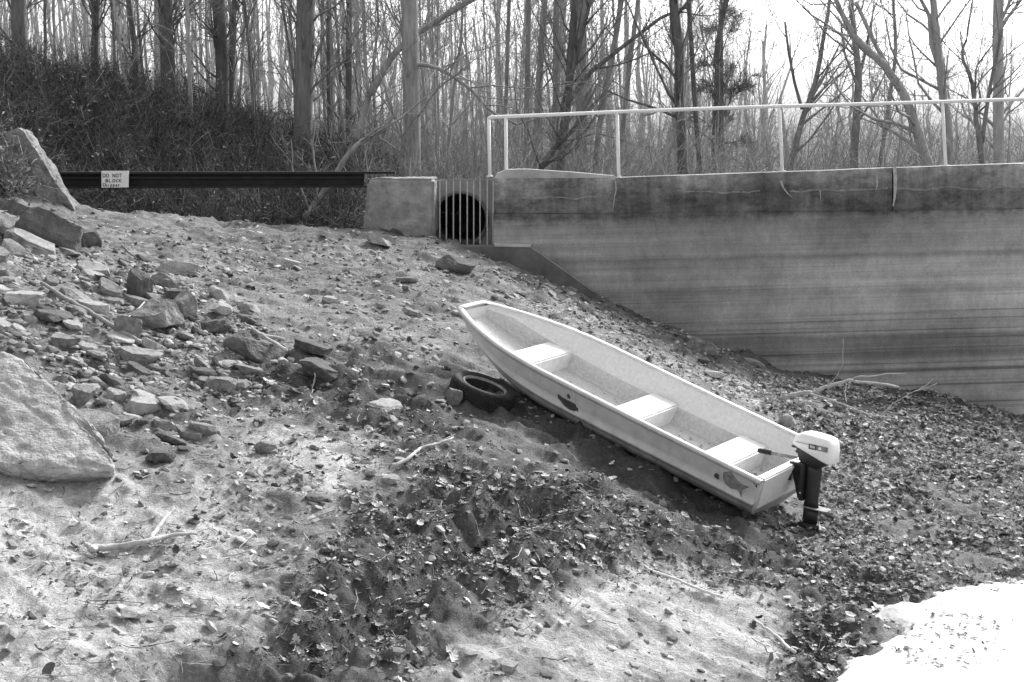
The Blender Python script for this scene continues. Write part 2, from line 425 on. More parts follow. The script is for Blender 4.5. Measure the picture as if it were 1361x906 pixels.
# ------------------------------------------------------------------ the dam wall
def wd(px):                                  # distance of the wall face along its length
    x = (px - CX) / F * 24; return 24 + .03 * max(x, 0)
def wp(px, py, dy=0): return P(px, py, wd(px) + dy)
wall = empty('dam_wall', wp(655, 330))
tag(wall, 'long stained concrete dam wall with dark parapet band under the white railing', 'dam wall')
wall_i = wall.matrix_world
def wpart(g, name, m, smooth=False, parent=wall):
    o = g.build(name, m, parent, smooth)
    if parent is wall: o.matrix_parent_inverse = Matrix.Translation(-Vector(wall.location))
    return o
def wall_strip(pxs, top, bot, dy, thick):
    """strip of wall seen from pxs[0] to pxs[1], split so top and bottom edges wander a little"""
    g = Geo(); n = 60
    px = np.linspace(pxs[0], pxs[1], n)
    T = np.array([wp(a, np.interp(a, top[0], top[1]) + .5 * fbm(np.array(a * .02), np.array(.3), 2, 4), dy) for a in px])
    B = np.array([wp(a, np.interp(a, bot[0], bot[1]) + .5 * fbm(np.array(a * .02), np.array(7.3), 2, 4), dy) for a in px])
    V = np.concatenate([T, B, T + (0, thick, 0), B + (0, thick, 0)])
    i = np.arange(n - 1)
    Q = np.concatenate([np.stack([i, i + n, i + n + 1, i + 1], 1), np.stack([i, i + 1, i + 2 * n + 1, i + 2 * n], 1), np.stack([i + 2 * n, i + 2 * n + 1, i + 3 * n + 1, i + 3 * n], 1), np.stack([i + n, i + 3 * n, i + 3 * n + 1, i + n + 1], 1)])
    e = [(0, 2 * n, 3 * n, n), (n - 1, 2 * n - 1, 4 * n - 1, 3 * n - 1)]
    g.add(V, Q=np.concatenate([Q, e])); return g
TOP = ([655, 820, 1361, 1900], [237, 236, 217, 199]); LED = ([655, 820, 1361, 1900], [283, 284, 277, 262]); BOT = ([655, 1900], [760, 760])
wpart(wall_strip((656, 1185.5), TOP, LED, .0, .5), 'parapet', M_wall)
wpart(wall_strip((1187, 1900), TOP, LED, .0, .5), 'parapet', M_wall)
wpart(wall_strip((656, 1900), ([655, 820, 860, 1361, 1900], [283.6, 284.6, 283.6, 277.6, 262.6]), BOT, -.035, .7), 'face', M_wall)
# pale lime streaks that ran out of the joints: thin crusts on the concrete
M_lime = mat('lime_crust', .42, .35, 30, .9)
def crust(pts, w, dy=-.012):
    g = Geo(); p = np.array([wp(a, b, dy) for a, b in pts]); k = len(p)
    ww = np.interp(np.linspace(0, 1, k), [0, .5, 1], [w, w * .8, w * .3])[:, None]
    V = np.concatenate([p - ww * (.5, 0, 0), p + ww * (.5, 0, 0)])
    V = np.concatenate([V, V + (0, .03, 0)]); i = np.arange(k - 1)
    g.add(V, Q=np.concatenate([np.stack([i, i + 1, i + k + 1, i + k], 1), np.stack([i, i + 2 * k, i + 2 * k + 1, i + 1], 1), np.stack([i + k, i + k + 1, i + 3 * k + 1, i + 3 * k], 1)]))
    wpart(g, 'lime_streak', M_lime)
crust([(818, 240), (819, 252), (817, 260), (815, 275), (814, 281)], .02)
crust([(1038, 240), (1041, 249), (1047, 257), (1053, 262)], .035)
crust([(1189, 222), (1190, 236), (1190, 250), (1189, 264), (1187, 274)], .06)
crust([(1165, 232), (1166, 244), (1165, 252)], .03)
def hcrust(px0, px1, f, seed):
    n = int((px1 - px0) / 4); px = np.linspace(px0, px1, n); py = f(px) + 5.0 * fbm(px * .03, px * 0, 4, seed)
    p = np.array([wp(a, b, -.010) for a, b in zip(px, py)]); w = .008 + .012 * np.clip(fbm(px * .05, px * 0 + 3, 3, seed) + .4, 0, 1)
    V = np.concatenate([p - np.stack([0 * w, 0 * w, w], 1), p + np.stack([0 * w, 0 * w, w], 1)]); V = np.concatenate([V, V + (0, .03, 0)]); i = np.arange(n - 1); k = n
    g = Geo(); g.add(V, Q=np.concatenate([np.stack([i, i + 1, i + k + 1, i + k], 1), np.stack([i, i + 2 * k, i + 2 * k + 1, i + 1], 1), np.stack([i + k, i + k + 1, i + 3 * k + 1, i + 3 * k], 1)]))
    wpart(g, 'lime_streak', M_lime2)
M_lime2 = mat('thin_lime_crust', .24, .5, 9, .9)
hcrust(690, 810, lambda p: 262 - .0 * p, 5); hcrust(900, 1010, lambda p: 256 - .02 * (p - 900), 6); hcrust(1050, 1180, lambda p: 255 - .02 * (p - 1050), 7); hcrust(1192, 1361, lambda p: 252 - .03 * (p - 1192), 8)
crust([(1090, 252), (1091, 262), (1090, 268)], .012)
# pale wedge of concrete on top of the wall behind the first railing posts
g = Geo(); g.prism([P(a, b, 24.05) for a, b in ((656, 238), (661, 230), (674, 225), (700, 224.5), (760, 228.5), (818, 233.5), (818, 238.5))], (0, .42, 0))
wpart(g, 'coping', M_concl)
# footing under the grating: ledge at the top, sloping right end
g = Geo(); g.prism([P(a, b, 23.5) for a, b in ((560, 327), (705, 328), (790, 388), (850, 440), (850, 520), (560, 520))], (0, .46, 0))
wpart(g, 'footing', M_concd)  # shade on the footing face put into a darker concrete
g = Geo(); g.prism([P(a, b, 23.48) for a, b in ((657, 325.2), (705.5, 326.2), (705.5, 328.4), (657, 327.6))], (0, .47, 0)); wpart(g, 'ledge', M_concl)  # pale strip painted in for the light on the ledge top
g = Geo(); g.tubes(np.array([P(706, 328.5, 23.5), P(745, 356, 23.5), P(790, 388.2, 23.5)]), np.array([.012, .014, .012]), 5); wpart(g, 'edge', M_conc)

# ------------------------------------------------------------------ culvert block with barred pipe mouth
cul = empty('pipe_culvert', P(570, 325, 24))
tag(cul, 'concrete culvert block with white bars over its round pipe mouth', 'culvert')
def cpart(g, name, m, parent=cul, smooth=False):
    o = g.build(name, m, parent, smooth)
    o.matrix_parent_inverse = Matrix.Translation(-Vector(cul.location)); return o
bm = bmesh.new()
q = [P(a, b, 23.98) for a, b in ((478, 345), (488, 240), (492, 237), (566, 237), (577, 237), (577, 345))]
vs = [bm.verts.new(p) for p in q]; f = bm.faces.new(vs)
r = bmesh.ops.extrude_face_region(bm, geom=[f]); bmesh.ops.translate(bm, verts=[v for v in r['geom'] if isinstance(v, bmesh.types.BMVert)], vec=(.05, 1.1, 0))
bmesh.ops.bevel(bm, geom=list(bm.edges), offset=.05, segments=3, affect='EDGES'); bmesh.ops.triangulate(bm, faces=bm.faces)
from mathutils import noise as mnoise
for _ in range(5):
    bmesh.ops.subdivide_edges(bm, edges=[e for e in bm.edges if e.calc_length() > .06], cuts=1); bmesh.ops.triangulate(bm, faces=bm.faces)
bm.normal_update()
for v in bm.verts:
    v.co += v.normal * (.018 * mnoise.noise(v.co * 3) + .012 * mnoise.noise(v.co * 9) + .006 * mnoise.noise(v.co * 24))
o = from_bm('block', bm, mat('weathered_block', .27, .45, 3, .95, .8, 22), cul, False); o.matrix_parent_inverse = Matrix.Translation(-Vector(cul.location))
# head wall plate with a round hole
yb = 24.55; c0 = P(612, 291, yb); Rr = .44; K = 40
p00, p11 = P(572, 330, yb), P(662, 238, yb)
ring = [(c0[0] + Rr * math.cos(t), yb, c0[2] + Rr * math.sin(t)) for t in np.arange(K) * 2 * math.pi / K]
outer = []
for t in np.arange(K) * 2 * math.pi / K:
    dx, dz = math.cos(t), math.sin(t)
    sx = ((p11[0] - c0[0]) if dx > 0 else (c0[0] - p00[0])) / max(abs(dx), 1e-6); sz = ((p11[2] - c0[2]) if dz > 0 else (c0[2] - p00[2])) / max(abs(dz), 1e-6)
    s = max(min(sx, sz), Rr * 1.02); outer.append((c0[0] + s * dx, yb, c0[2] + s * dz))
g = Geo(); i = np.arange(K); j = (i + 1) % K
g.add(np.array(ring + outer), Q=np.stack([i, j, j + K, i + K], 1))
g.add(np.array(outer + [(a, b + .4, c) for a, b, c in outer]), Q=np.stack([i, j, j + K, i + K], 1))
cpart(g, 'headwall', M_conc)
g = Geo(); ring2 = [(a, yb + 3.0, c) for a, _, c in ring]
g.add(np.array(ring + ring2), Q=np.stack([i, i + K, j + K, j], 1)); g.add(np.array(ring2), T=[(0, k, k + 1) for k in range(1, K - 1)])
cpart(g, 'pipe', M_concd)
g = Geo(); lip = Rr + .02
g.tubes(np.array([(c0[0] + lip * math.cos(t), yb - .02, c0[2] + lip * math.sin(t)) for t in np.linspace(0, 2 * math.pi, 41)]), np.full(41, .03), 6); cpart(g, 'pipe_rim', M_concd)
for px in (584.6, 593.3, 602.6, 611.6, 621, 629.6, 638, 647.6, 655.4):
    g = Geo(); g.tubes(np.array([P(px, 238 + .5 * random.random(), 24.0), P(px, 327.5, 24.0)]), np.array([.0115, .0115]), 6); cpart(g, 'bar', M_steelb)
g = Geo(); g.tubes(np.array([P(577.5, 238.5, 24.0), P(657, 238.5, 24.0)]), np.array([.014, .014]), 6); cpart(g, 'top_rail', M_markg)
g = Geo(); g.tubes(np.array([P(577.5, 326.8, 24.0), P(657, 326.8, 24.0)]), np.array([.016, .016]), 6); cpart(g, 'bottom_rail', M_markg)

# ------------------------------------------------------------------ railing on the wall
rail = empty('guard_railing', wp(820, 233, .25))
tag(rail, 'white tubular guard railing running along the top of the dam wall', 'railing')
def rpart(g, name):
    o = g.build(name, M_paint, rail, True); o.matrix_parent_inverse = Matrix.Translation(-Vector(rail.location))
def rp_(px, py): return wp(px, py, .22)
for a, b in (((649.5, 156.5), (651, 235)), ((672, 155.5), (673, 238)), ((820, 149), (822.5, 237)), ((1035.5, 141.5), (1040, 230)), ((1252.5, 136), (1257, 222)), ((1470, 127.5), (1474, 215)), ((1688, 120), (1692, 208))):
    g = Geo(); g.tubes(np.array([rp_(*a), rp_(*b)]), np.array([.029, .029]), 8); rpart(g, 'post')
    c_ = rp_(*b); c_[2] = rp_(b[0], np.interp(b[0], *TOP))[2] if b[0] > 830 else c_[2]
    g = Geo(); g.tubes(np.array([c_ + (0, 0, .0), c_ + (0, 0, .022)]), np.array([.062, .058]), 10); rpart(g, 'base_plate')
g = Geo(); rl = np.array([rp_(*p) for p in ((649, 158), (651, 156), (655, 155.4), (740, 152), (820, 148.5), (930, 144.5), (1036, 141), (1150, 138), (1253, 135), (1361, 131.5), (1700, 119))])
g.tubes(rl, np.full(len(rl), .030), 8); rpart(g, 'top_rail')

# ------------------------------------------------------------------ steel beam and its sign
beam = empty('steel_beam', P(280, 240, 24.2))
tag(beam, 'long black steel beam spanning from the wing wall to the culvert block', 'beam')
def bpart(g, name):
    o = g.build(name, M_steel, beam); o.matrix_parent_inverse = Matrix.Translation(-Vector(beam.location))
def bslab(px0, px1, t0, b0, t1, b1, y0, y1, name):
    g = Geo(); g.prism([P(px0, t0, y0), P(px1, t1, y0), P(px1, b1, y0), P(px0, b0, y0)], (0, y1 - y0, 0)); bpart(g, name)
bslab(62, 525, 228.5, 231.0, 227.6, 231.0, 24.10, 24.34, 'top_flange')
bslab(62, 484, 231.05, 248.0, 231.05, 246.5, 24.20, 24.23, 'web')
bslab(62, 484, 235.0, 237.5, 234.5, 237, 24.13, 24.199, 'rib')
bslab(62, 484, 248.05, 250.5, 246.55, 249.0, 24.10, 24.34, 'bottom_flange')
sg = empty('warning_sign', P(153, 249, 24.07))
tag(sg, 'small white hand-lettered sign reading DO NOT BLOCK on the black beam', 'sign')
def spart(g, name, m):
    o = g.build(name, m, sg); o.matrix_parent_inverse = Matrix.Translation(-Vector(sg.location)); return o
g = Geo(); g.prism([P(a, b, 24.06) for a, b in ((134.8, 226.8), (171, 226.8), (170.8, 248.8), (135.0, 249.2))], (0, .015, 0)); spart(g, 'board', M_sign)
STROKES = {'D': [[(0, 0), (0, 1), (.55, .9), (.7, .5), (.55, .1), (0, 0)]], 'O': [[(.1, .1), (0, .5), (.1, .9), (.5, 1), (.7, .6), (.65, .2), (.4, 0), (.1, .1)]], 'N': [[(0, 0), (0, 1), (.65, 0), (.65, 1)]], 'T': [[(0, 1), (.7, 1)], [(.35, 1), (.35, 0)]],
           'B': [[(0, 0), (0, 1), (.5, .9), (.5, .6), (0, .5), (.6, .4), (.6, .1), (0, 0)]], 'L': [[(0, 1), (0, 0), (.6, 0)]], 'C': [[(.65, .85), (.3, 1), (0, .5), (.3, 0), (.65, .15)]], 'K': [[(0, 0), (0, 1)], [(.6, 1), (0, .45), (.65, 0)]],
           'h': [[(0, 1), (0, 0)], [(0, .4), (.3, .6), (.5, .4), (.5, 0)]], 'i': [[(.2, .6), (.2, 0)]], 'p': [[(0, .6), (0, -.3)], [(0, .5), (.4, .6), (.4, .1), (0, .05)]], 'e': [[(0, .3), (.5, .35), (.35, .6), (.05, .45), (.1, .05), (.5, .1)]], 'r': [[(0, .6), (0, 0)], [(0, .4), (.4, .6)]],
           'a': [[(.45, .6), (.05, .5), (.05, .05), (.45, .1), (.45, .6), (.5, 0)]], 'w': [[(0, .6), (.15, 0), (.3, .4), (.45, 0), (.6, .6)]], 'y': [[(0, .6), (.25, .1)], [(.5, .6), (.1, -.3)]], 's': [[(.45, .55), (.1, .55), (.1, .3), (.4, .25), (.4, .0), (.05, .0)]]}
def write(text, px, py, w, h, gap):
    for k, ch in enumerate(text):
        if ch == ' ': continue
        g = Geo()
        for st in STROKES[ch]:
            pts = np.array([P(px + k * gap + a * w, py - b * h, 24.056) for a, b in st])
            for a, b in zip(pts[:-1], pts[1:]):
                d = (b - a) / (np.linalg.norm(b - a) + 1e-9); nrm = np.cross(d, (0, 1, 0)) * .0058; ext = d * .004
                g.add([a - nrm - ext, a + nrm - ext, b + nrm + ext, b - nrm + ext], Q=[(0, 1, 2, 3)])
        o = spart(g, 'letter', M_ink)
write('DO NOT', 136.8, 235.3, 4.6, 4.4, 4.3)
write('BLOCK', 140.6, 241.8, 4.4, 3.8, 4.5)
write('Chipper', 136.8, 247.6, 3.4, 4.0, 3.4)

# wing wall at the left end of the beam
ww = empty('wing_wall', P(60, 285, 22.3))
tag(ww, 'sloping pale concrete wing wall rising behind rubble where the black beam ends', 'wall')
bm = bmesh.new()
vs = [bm.verts.new(P(a, b, 22.3)) for a, b in ((-75, 196), (-20, 186), (24, 172), (31, 176), (62, 222), (99, 280), (99, 310), (-75, 320))]
f = bm.faces.new(vs); r = bmesh.ops.extrude_face_region(bm, geom=[f])
bmesh.ops.translate(bm, verts=[v for v in r['geom'] if isinstance(v, bmesh.types.BMVert)], vec=(0, .4, 0))
bmesh.ops.triangulate(bm, faces=bm.faces)
for _ in range(5):
    bmesh.ops.subdivide_edges(bm, edges=[e for e in bm.edges if e.calc_length() > .07], cuts=1); bmesh.ops.triangulate(bm, faces=bm.faces)
from mathutils import noise as mnoise
bm.normal_update()
for v in bm.verts:
    v.co += Vector((1, 1, 1)) * 0 + v.normal * (.05 * mnoise.noise(v.co * 2.5) + .035 * mnoise.noise(v.co * 7) + .02 * mnoise.noise(v.co * 19))
o = from_bm('slab', bm, mat('rough_concrete', .22, .5, 3.5, .95, 1., 18), ww); o.matrix_parent_inverse = Matrix.Translation(-Vector(ww.location))

# ------------------------------------------------------------------ the boat
BL, BW, BB, S0, BP, HS, HB, KC, RK, RKP, BRK, SRK = 4.1125, 1.314, .4363, .6169, 2.2222, .4114, .4691, .8311, .3194, 2.80, .1031, .0675
boat = empty('rowing_boat', (2.5653, 13.2, -3.4577))
BM = Rz(2.4779) @ Ry(-.3108) @ Rx(-.0498)
mm = Matrix(BM.tolist()).to_4x4(); mm.translation = boat.location; boat.matrix_world = mm
tag(boat, 'white fibreglass rowing boat lying tilted on the bank, bow uphill', 'boat')
def bwid(s):
    t = np.clip((s - S0) / (1 - S0), 0, 1); return BW / 2 - (BW - BB) / 2 * t ** BP
def bzg(s): return HS + (HB - HS) * s ** 2
def bzb(s): return RK * np.clip((s - .45) / .55, 0, 1) ** RKP
def bxv(s, v): return (s * BL) * v + (SRK + s * (BL - BRK - SRK)) * (1 - v)     # v 1 = gunwale, 0 = chine
def side(s, v, sg=1, off=0.):
    """outer hull side; v height fraction; a rubbing strake stands proud at a third of the height"""
    w = bwid(s); wc = w * KC
    ww_ = wc + (w - wc) * v ** .75
    ww_ = ww_ + .016 * np.where((v > .28) & (v < .36), 1, 0) - .03 * np.clip((.28 - v) / .28, 0, 1) ** 2
    return np.stack([bxv(s, v), sg * (ww_ + off), bzb(s) + (bzg(s) - bzb(s)) * v], -1)
ss = np.linspace(0, 1, 49)
vs_ = np.array([1, .9, .75, .55, .36, .3599, .2801, .28, .18, .08, 0.0])
def grid_faces(r, c): 
    i = (np.arange(r - 1)[:, None] * c + np.arange(c - 1)[None]).ravel()
    return np.stack([i, i + 1, i + c + 1, i + c], 1)
g = Geo()
for sg_ in (1, -1):
    Sg, Vg = np.meshgrid(ss, vs_, indexing='ij')
    g.add(side(Sg, Vg, sg_), Q=grid_faces(*Sg.shape))
# bottom: shallow vee between the chines
tt = np.linspace(-1, 1, 9); Sg, Tg = np.meshgrid(ss, tt, indexing='ij')
wb = bwid(Sg) * KC - .03
bz = bzb(Sg) - .05 * (1 - np.abs(Tg)) * (1 - .3 * Sg)
g.add(np.stack([bxv(Sg, 0 * Sg), Tg * wb, bz], -1), Q=grid_faces(*Sg.shape))
# blunt bow plate and transom outside, with the arched lower edge
for s_ in (1.0, 0.0):
    Vg, Tg = np.meshgrid(np.linspace(0, 1, 9), tt, indexing='ij')
    sd_ = side(np.full(Vg.shape, s_), Vg); yy = sd_[..., 1] * Tg
    xx = sd_[..., 0] + (.012 * (1 - Tg ** 2) if s_ == 1 else 0)
    zz_ = sd_[..., 2] - (1 - Vg) * .05 * (1 - np.abs(Tg)) * (1 - .3 * s_)
    g.add(np.stack([xx, yy, zz_], -1), Q=grid_faces(*Vg.shape))
hull = g.build('hull', M_gel, boat, True)
def grime():
    m = M_gel.copy(); m.name = 'grimy_gelcoat'; n, l = m.node_tree.nodes, m.node_tree.links
    b = n['Principled BSDF']; old = b.inputs['Base Color'].links[0].from_socket
    tc = n.new('ShaderNodeTexCoord'); sp_ = n.new('ShaderNodeSeparateXYZ'); l.new(tc.outputs['Object'], sp_.inputs[0])
    def nzz(sc, vec):
        mp = n.new('ShaderNodeMapping'); mp.inputs['Scale'].default_value = vec; l.new(tc.outputs['Object'], mp.inputs[0])
        t = n.new('ShaderNodeTexNoise'); t.inputs['Scale'].default_value = sc; t.inputs['Detail'].default_value = 7; t.inputs['Roughness'].default_value = .7; l.new(mp.outputs[0], t.inputs[0]); return t.outputs[0]
    def mr(v, *a):
        r = n.new('ShaderNodeMapRange'); l.new(v, r.inputs[0])
        for i, x in enumerate(a): r.inputs[i + 1].default_value = x
        return r.outputs[0]
    def op(o, a, b_):
        t = n.new('ShaderNodeMath'); t.operation = o
        for i, v in enumerate((a, b_)):
            if isinstance(v, (int, float)): t.inputs[i].default_value = v
            else: l.new(v, t.inputs[i])
        return t.outputs[0]
    low_dark = mr(op('ADD', sp_.outputs[2], op('MULTIPLY', op('SUBTRACT', nzz(5, (1, 1, 1)), .5), .16)), .02, .15, .42, 1.0)  # gelcoat darkens towards the hull bottom, edge broken by noise
    scr = mr(nzz(7, (.35, .35, 5)), .60, .72, 1.0, .72); runs = mr(nzz(6, (2.5, 2.5, .25)), .52, .74, 1.0, .80); pits = mr(nzz(60, (1, 1, 1)), .62, .74, 1.0, .7)
    v = op('MULTIPLY', op('MULTIPLY', op('MULTIPLY', old, low_dark), op('MULTIPLY', scr, runs)), pits)
    l.new(v, b.inputs['Base Color']); return m
hull.data.materials[0] = grime()
# inner moulding
FLO = .055
def liner(s, sgn):
    w = bwid(s); zb = bzb(s); zg = bzg(s)
    zl = np.minimum(zb + .215, zg - .05); zf = np.minimum(zb + FLO, zg - .08)
    x = s * BL
    return np.stack([np.stack([x, sgn * (w - .03), zg - .004], -1), np.stack([x, sgn * (w - .055), zg - .03], -1), np.stack([x, sgn * w * .74, zl + .012], -1), np.stack([x, sgn * w * .70, zl], -1), np.stack([x, sgn * w * .655, zf + .03], -1), np.stack([x, sgn * w * .60, zf], -1)], 1)
s_in = np.linspace(.022, .985, 60)
Lp, Ln = liner(s_in, 1), liner(s_in, -1)
sec = np.concatenate([Lp, Ln[:, ::-1]], 1)
g = Geo(); q_ = grid_faces(*sec.shape[:2]); col_ = q_[:, 0] % sec.shape[1]; low_ = (col_ >= 3) & (col_ <= 7)
gf = Geo(); gf.add(sec, Q=q_[low_]); gf.build('floor', mat('worn_shaded_floor', .50, .22, 34, .7, .2, 60), boat)  # floor and lower sides darker: wear, plus shade put into the colour
g.add(sec, Q=q_[~low_])
for e in (0, -1):
    k = sec.shape[1]; g.add(sec[e], Q=[(0, 1, k - 2, k - 1), (1, 2, k - 3, k - 2), (2, 3, k - 4, k - 3), (3, 4, k - 5, k - 4), (4, 5, k - 6, k - 5)])
inner = g.build('interior', M_gelin, boat, False)
# gunwale: rounded lip right round the boat
def gun(s, sgn): return np.stack([s * BL + 0 * s, sgn * (bwid(s) - .008), bzg(s)], -1)
bowc = np.array([(BL + .012 * (1 - t * t), t * (bwid(1.) - .008), HB + .004) for t in np.linspace(.96, -.96, 9)])
path = np.concatenate([gun(ss, 1), bowc, gun(ss[::-1], -1)])
g = Geo(); prof = [(.030, -.030), (.034, .0), (.026, .013), (-.014, .015), (-.03, .006), (-.032, -.012)]
ctr = path.mean(0)
T = np.gradient(path, axis=0); T /= np.linalg.norm(T, axis=1, keepdims=True); O = np.cross(T, (0, 0, 1.)); O /= np.linalg.norm(O, axis=1, keepdims=True)
O *= np.where((O[:, 1] * path[:, 1] + O[:, 0] * .3 * (path[:, 0] - 2)) > 0, 1, -1)[:, None]
V = path[:, None] + np.array([O * a + np.array([0, 0, b]) for a, b in prof]).transpose(1, 0, 2)
n_, k = V.shape[:2]; i = (np.arange(n_ - 1)[:, None] * k); jj = np.arange(k)[None]; j2 = (jj + 1) % k
g.add(V, Q=np.stack([i + jj, i + j2, i + k + j2, i + k + jj], -1).reshape(-1, 4))
g.build('gunwale', M_gel, boat, True)
# transom: thick inside face and top
def boxbm(name, m, pts8, parent, bev=.012, seg=2, smooth=False):
    bm = bmesh.new(); vs = [bm.verts.new(p) for p in pts8]
    for f in ((0, 1, 3, 2), (4, 6, 7, 5), (0, 4, 5, 1), (2, 3, 7, 6), (0, 2, 6, 4), (1, 5, 7, 3)): bm.faces.new([vs[q] for q in f])
    bmesh.ops.recalc_face_normals(bm, faces=bm.faces)
    if bev: bmesh.ops.bevel(bm, geom=list(bm.edges), offset=bev, segments=seg, affect='EDGES')
    return from_bm(name, bm, m, parent, smooth)
def taper(x0, x1, w0, w1, z0, z1, wb=None):
    """8 points: x0/x1 ends with half widths; lower edge narrower"""
    wb = wb or (w0 * .9, w1 * .9)
    return [(x, s * w, z) for x, wt, wl in ((x0, w0, wb[0]), (x1, w1, wb[1])) for s in (-1, 1) for w, z in ((wl, z0), (wt, z1))]
w0 = BW / 2
tp = [(x, s * w, z) for x, dx in ((-.012, .05), (.075, .05)) for s in (-1, 1) for w, z, x in ((w0 * .80, .06, x + dx), (w0 - .02, HS + .022, x))]
boxbm('transom', M_gelin, tp, boat, .014)
# three thwarts, moulded boxes
for x0, x1, h in ((.52, .84, .245), (1.60, 1.93, .245), (2.99, 3.31, .262)):
    sA, sB = x0 / BL, x1 / BL
    zb0, zb1 = float(bzb(np.array(sA))), float(bzb(np.array(sB)))
    pts = [(x, s * w, z) for x, zb, sx in ((x0, zb0, sA), (x1, zb1, sB)) for s in (-1, 1) for w, z in ((bwid(np.array(sx)) * .63, zb + .02), (bwid(np.array(sx)) * .735, h + (zb0 * .5)))]
    boxbm('bench_seat', M_seat, pts, boat, .016)
# painted emblems on the near side and the wear marks near the stern: thin films following the hull
def decal(name, m, shape, s0, v0, ls, lv, off=.004):
    poly = np.array(shape, float); c = poly.mean(0)
    pts = [side(np.array(s0 + ls * a), np.array(v0 + lv * b), 1, off) for a, b in poly]
    mid = side(np.array(s0 + ls * c[0]), np.array(v0 + lv * c[1]), 1, off); n = len(pts)
    g = Geo(); A = np.array(pts + [mid]); Bk = A - (0, .003, 0)
    g.add(np.concatenate([A, Bk]), T=[(i, (i + 1) % n, n) for i in range(n)], Q=[(i, n + 1 + i, n + 1 + (i + 1) % n, (i + 1) % n) for i in range(n)])
    g.build(name, m, boat)
decal('emblem', M_mark, [(0, .35), (.02, .7), (.10, .75), (.14, .98), (.3, 1.02), (.5, 1.0), (.7, 1.0), (.85, .95), (.9, 1.12), (1, 1.08), (1, .72), (.88, .55), (.7, .2), (.45, .05), (.2, .15), (.12, .3)], .515, .36, .066, .24)
decal('emblem', M_mark, [(.2, 0), (.8, 0), (1, .5), (.7, 1), (.3, .9), (0, .4)], .541, .66, .011, .11)
decal('emblem', M_mark, [(0, .2), (.25, .0), (.9, .15), (1, .6), (.7, .95), (.2, .8)], .100, .52, .015, .16)
decal('emblem', M_markg, [(.98, .80), (.7, 1.0), (.4, .78), (.1, .66), (-.22, .72), (-.02, .48), (.02, .36), (-.05, .05), (.2, .30), (.5, .22), (.75, .3), (.93, .5)], .036, .34, .060, .55)
for s_, v_, q in ((.006, .80, .006), (.014, .86, .005)):
    decal('scuff', M_mark, [(0, 0), (.6, .1), (1, .5), (.8, 1), (.3, .8)], s_, v_, q, .09)
# drain and floor dirt
M_dirt = mat('boat_dirt', .16, .5, 20, .9, 0, island=.4)
g = Geo()
for k in range(110):
    s_ = random.choice([.05, .06, .08, .1, .22, .24, .27, .29, .3, .33, .36, .5, .55, .6, .64, .68]) + random.uniform(-.02, .02); w = float(bwid(np.array(s_)))
    y = random.uniform(-.5, .55) * w; z = float(bzb(np.array(s_))) + FLO + .006; r = random.uniform(.006, .026); th = random.uniform(0, 6)
    a = np.array([(math.cos(th + q) * r * random.uniform(.6, 1.2), math.sin(th + q) * r * .7, random.uniform(0, .008)) for q in (0, 1.5, 3.1, 4.6)]) + (s_ * BL, y, z)
    g.add(a, Q=[(0, 1, 2, 3)])
o = g.build('floor_debris', M_dirt, boat); o['kind'] = 'stuff'

# ------------------------------------------------------------------ outboard motor on the transom
mpos = BM @ np.array([-.14, -.01, .42]) + np.array(boat.location) + np.array([.035, 0, .125])
motor = empty('outboard_motor', tuple(mpos))
# local axes: x aft, y port, z up; stands nearly plumb
motor.rotation_euler = (rad(-2), rad(5), 2.4779 + math.pi)
motor.scale = (.94, .94, .96)
tag(motor, 'small outboard motor with white cowl and black leg clamped on the boat transom', 'outboard motor')
def loft(rings, name, m, parent, smooth=True, cap=True, bev=0):
    R_ = np.array(rings, float); n_, k = R_.shape[:2]
    g = Geo(); i = (np.arange(n_ - 1)[:, None] * k); jj = np.arange(k)[None]; j2 = (jj + 1) % k
    Q = np.stack([i + jj, i + j2, i + k + j2, i + k + jj], -1).reshape(-1, 4)
    V = R_.reshape(-1, 3); T = None
    if cap:
        V = np.concatenate([V, R_[:1].mean(1), R_[-1:].mean(1)]); N = n_ * k
        T = [(b, a, N) for a, b in zip(range(k), [(q + 1) % k for q in range(k)])] + [((n_ - 1) * k + a, (n_ - 1) * k + (a + 1) % k, N + 1) for a in range(k)]
    g.add(V, T, Q); o = g.build(name, m, parent, smooth)
    return o
def rrect(x0, x1, hw, z, zf=None, r=.3, k=28):
    """rounded rectangle ring at height z (zf: height at the rear end)"""
    th = np.arange(k) * 2 * math.pi / k; c, s = np.cos(th), np.sin(th); e = .42
    x = np.sign(c) * np.abs(c) ** e; y = np.sign(s) * np.abs(s) ** e
    zr = z if zf is None else zf; t = (x + 1) / 2
    return np.stack([(x0 + x1) / 2 + (x1 - x0) / 2 * x, hw * y, z + (zr - z) * t], 1)
# cowl: wedge, deeper at the rear; lower edge drops towards the rear
CZ = .10
loft([rrect(-.185, .225, .125, CZ + .015, CZ - .125), rrect(-.20, .24, .138, CZ + .02, CZ - .115), rrect(-.20, .235, .138, CZ + .05, CZ + .0), rrect(-.185, .225, .132, CZ + .09, CZ + .07), rrect(-.14, .205, .118, CZ + .125, CZ + .110), rrect(-.09, .16, .09, CZ + .142, CZ + .126), rrect(-.04, .10, .05, CZ + .147, CZ + .133)], 'cowl', M_motorw, motor)
loft([rrect(-.07, .10, .07, CZ - .18, CZ - .19), rrect(-.13, .14, .10, CZ - .13, CZ - .16), rrect(-.175, .20, .118, CZ + .0, CZ - .135), rrect(-.18, .21, .118, CZ + .03, CZ - .10)], 'lower_pan', M_motor, motor)
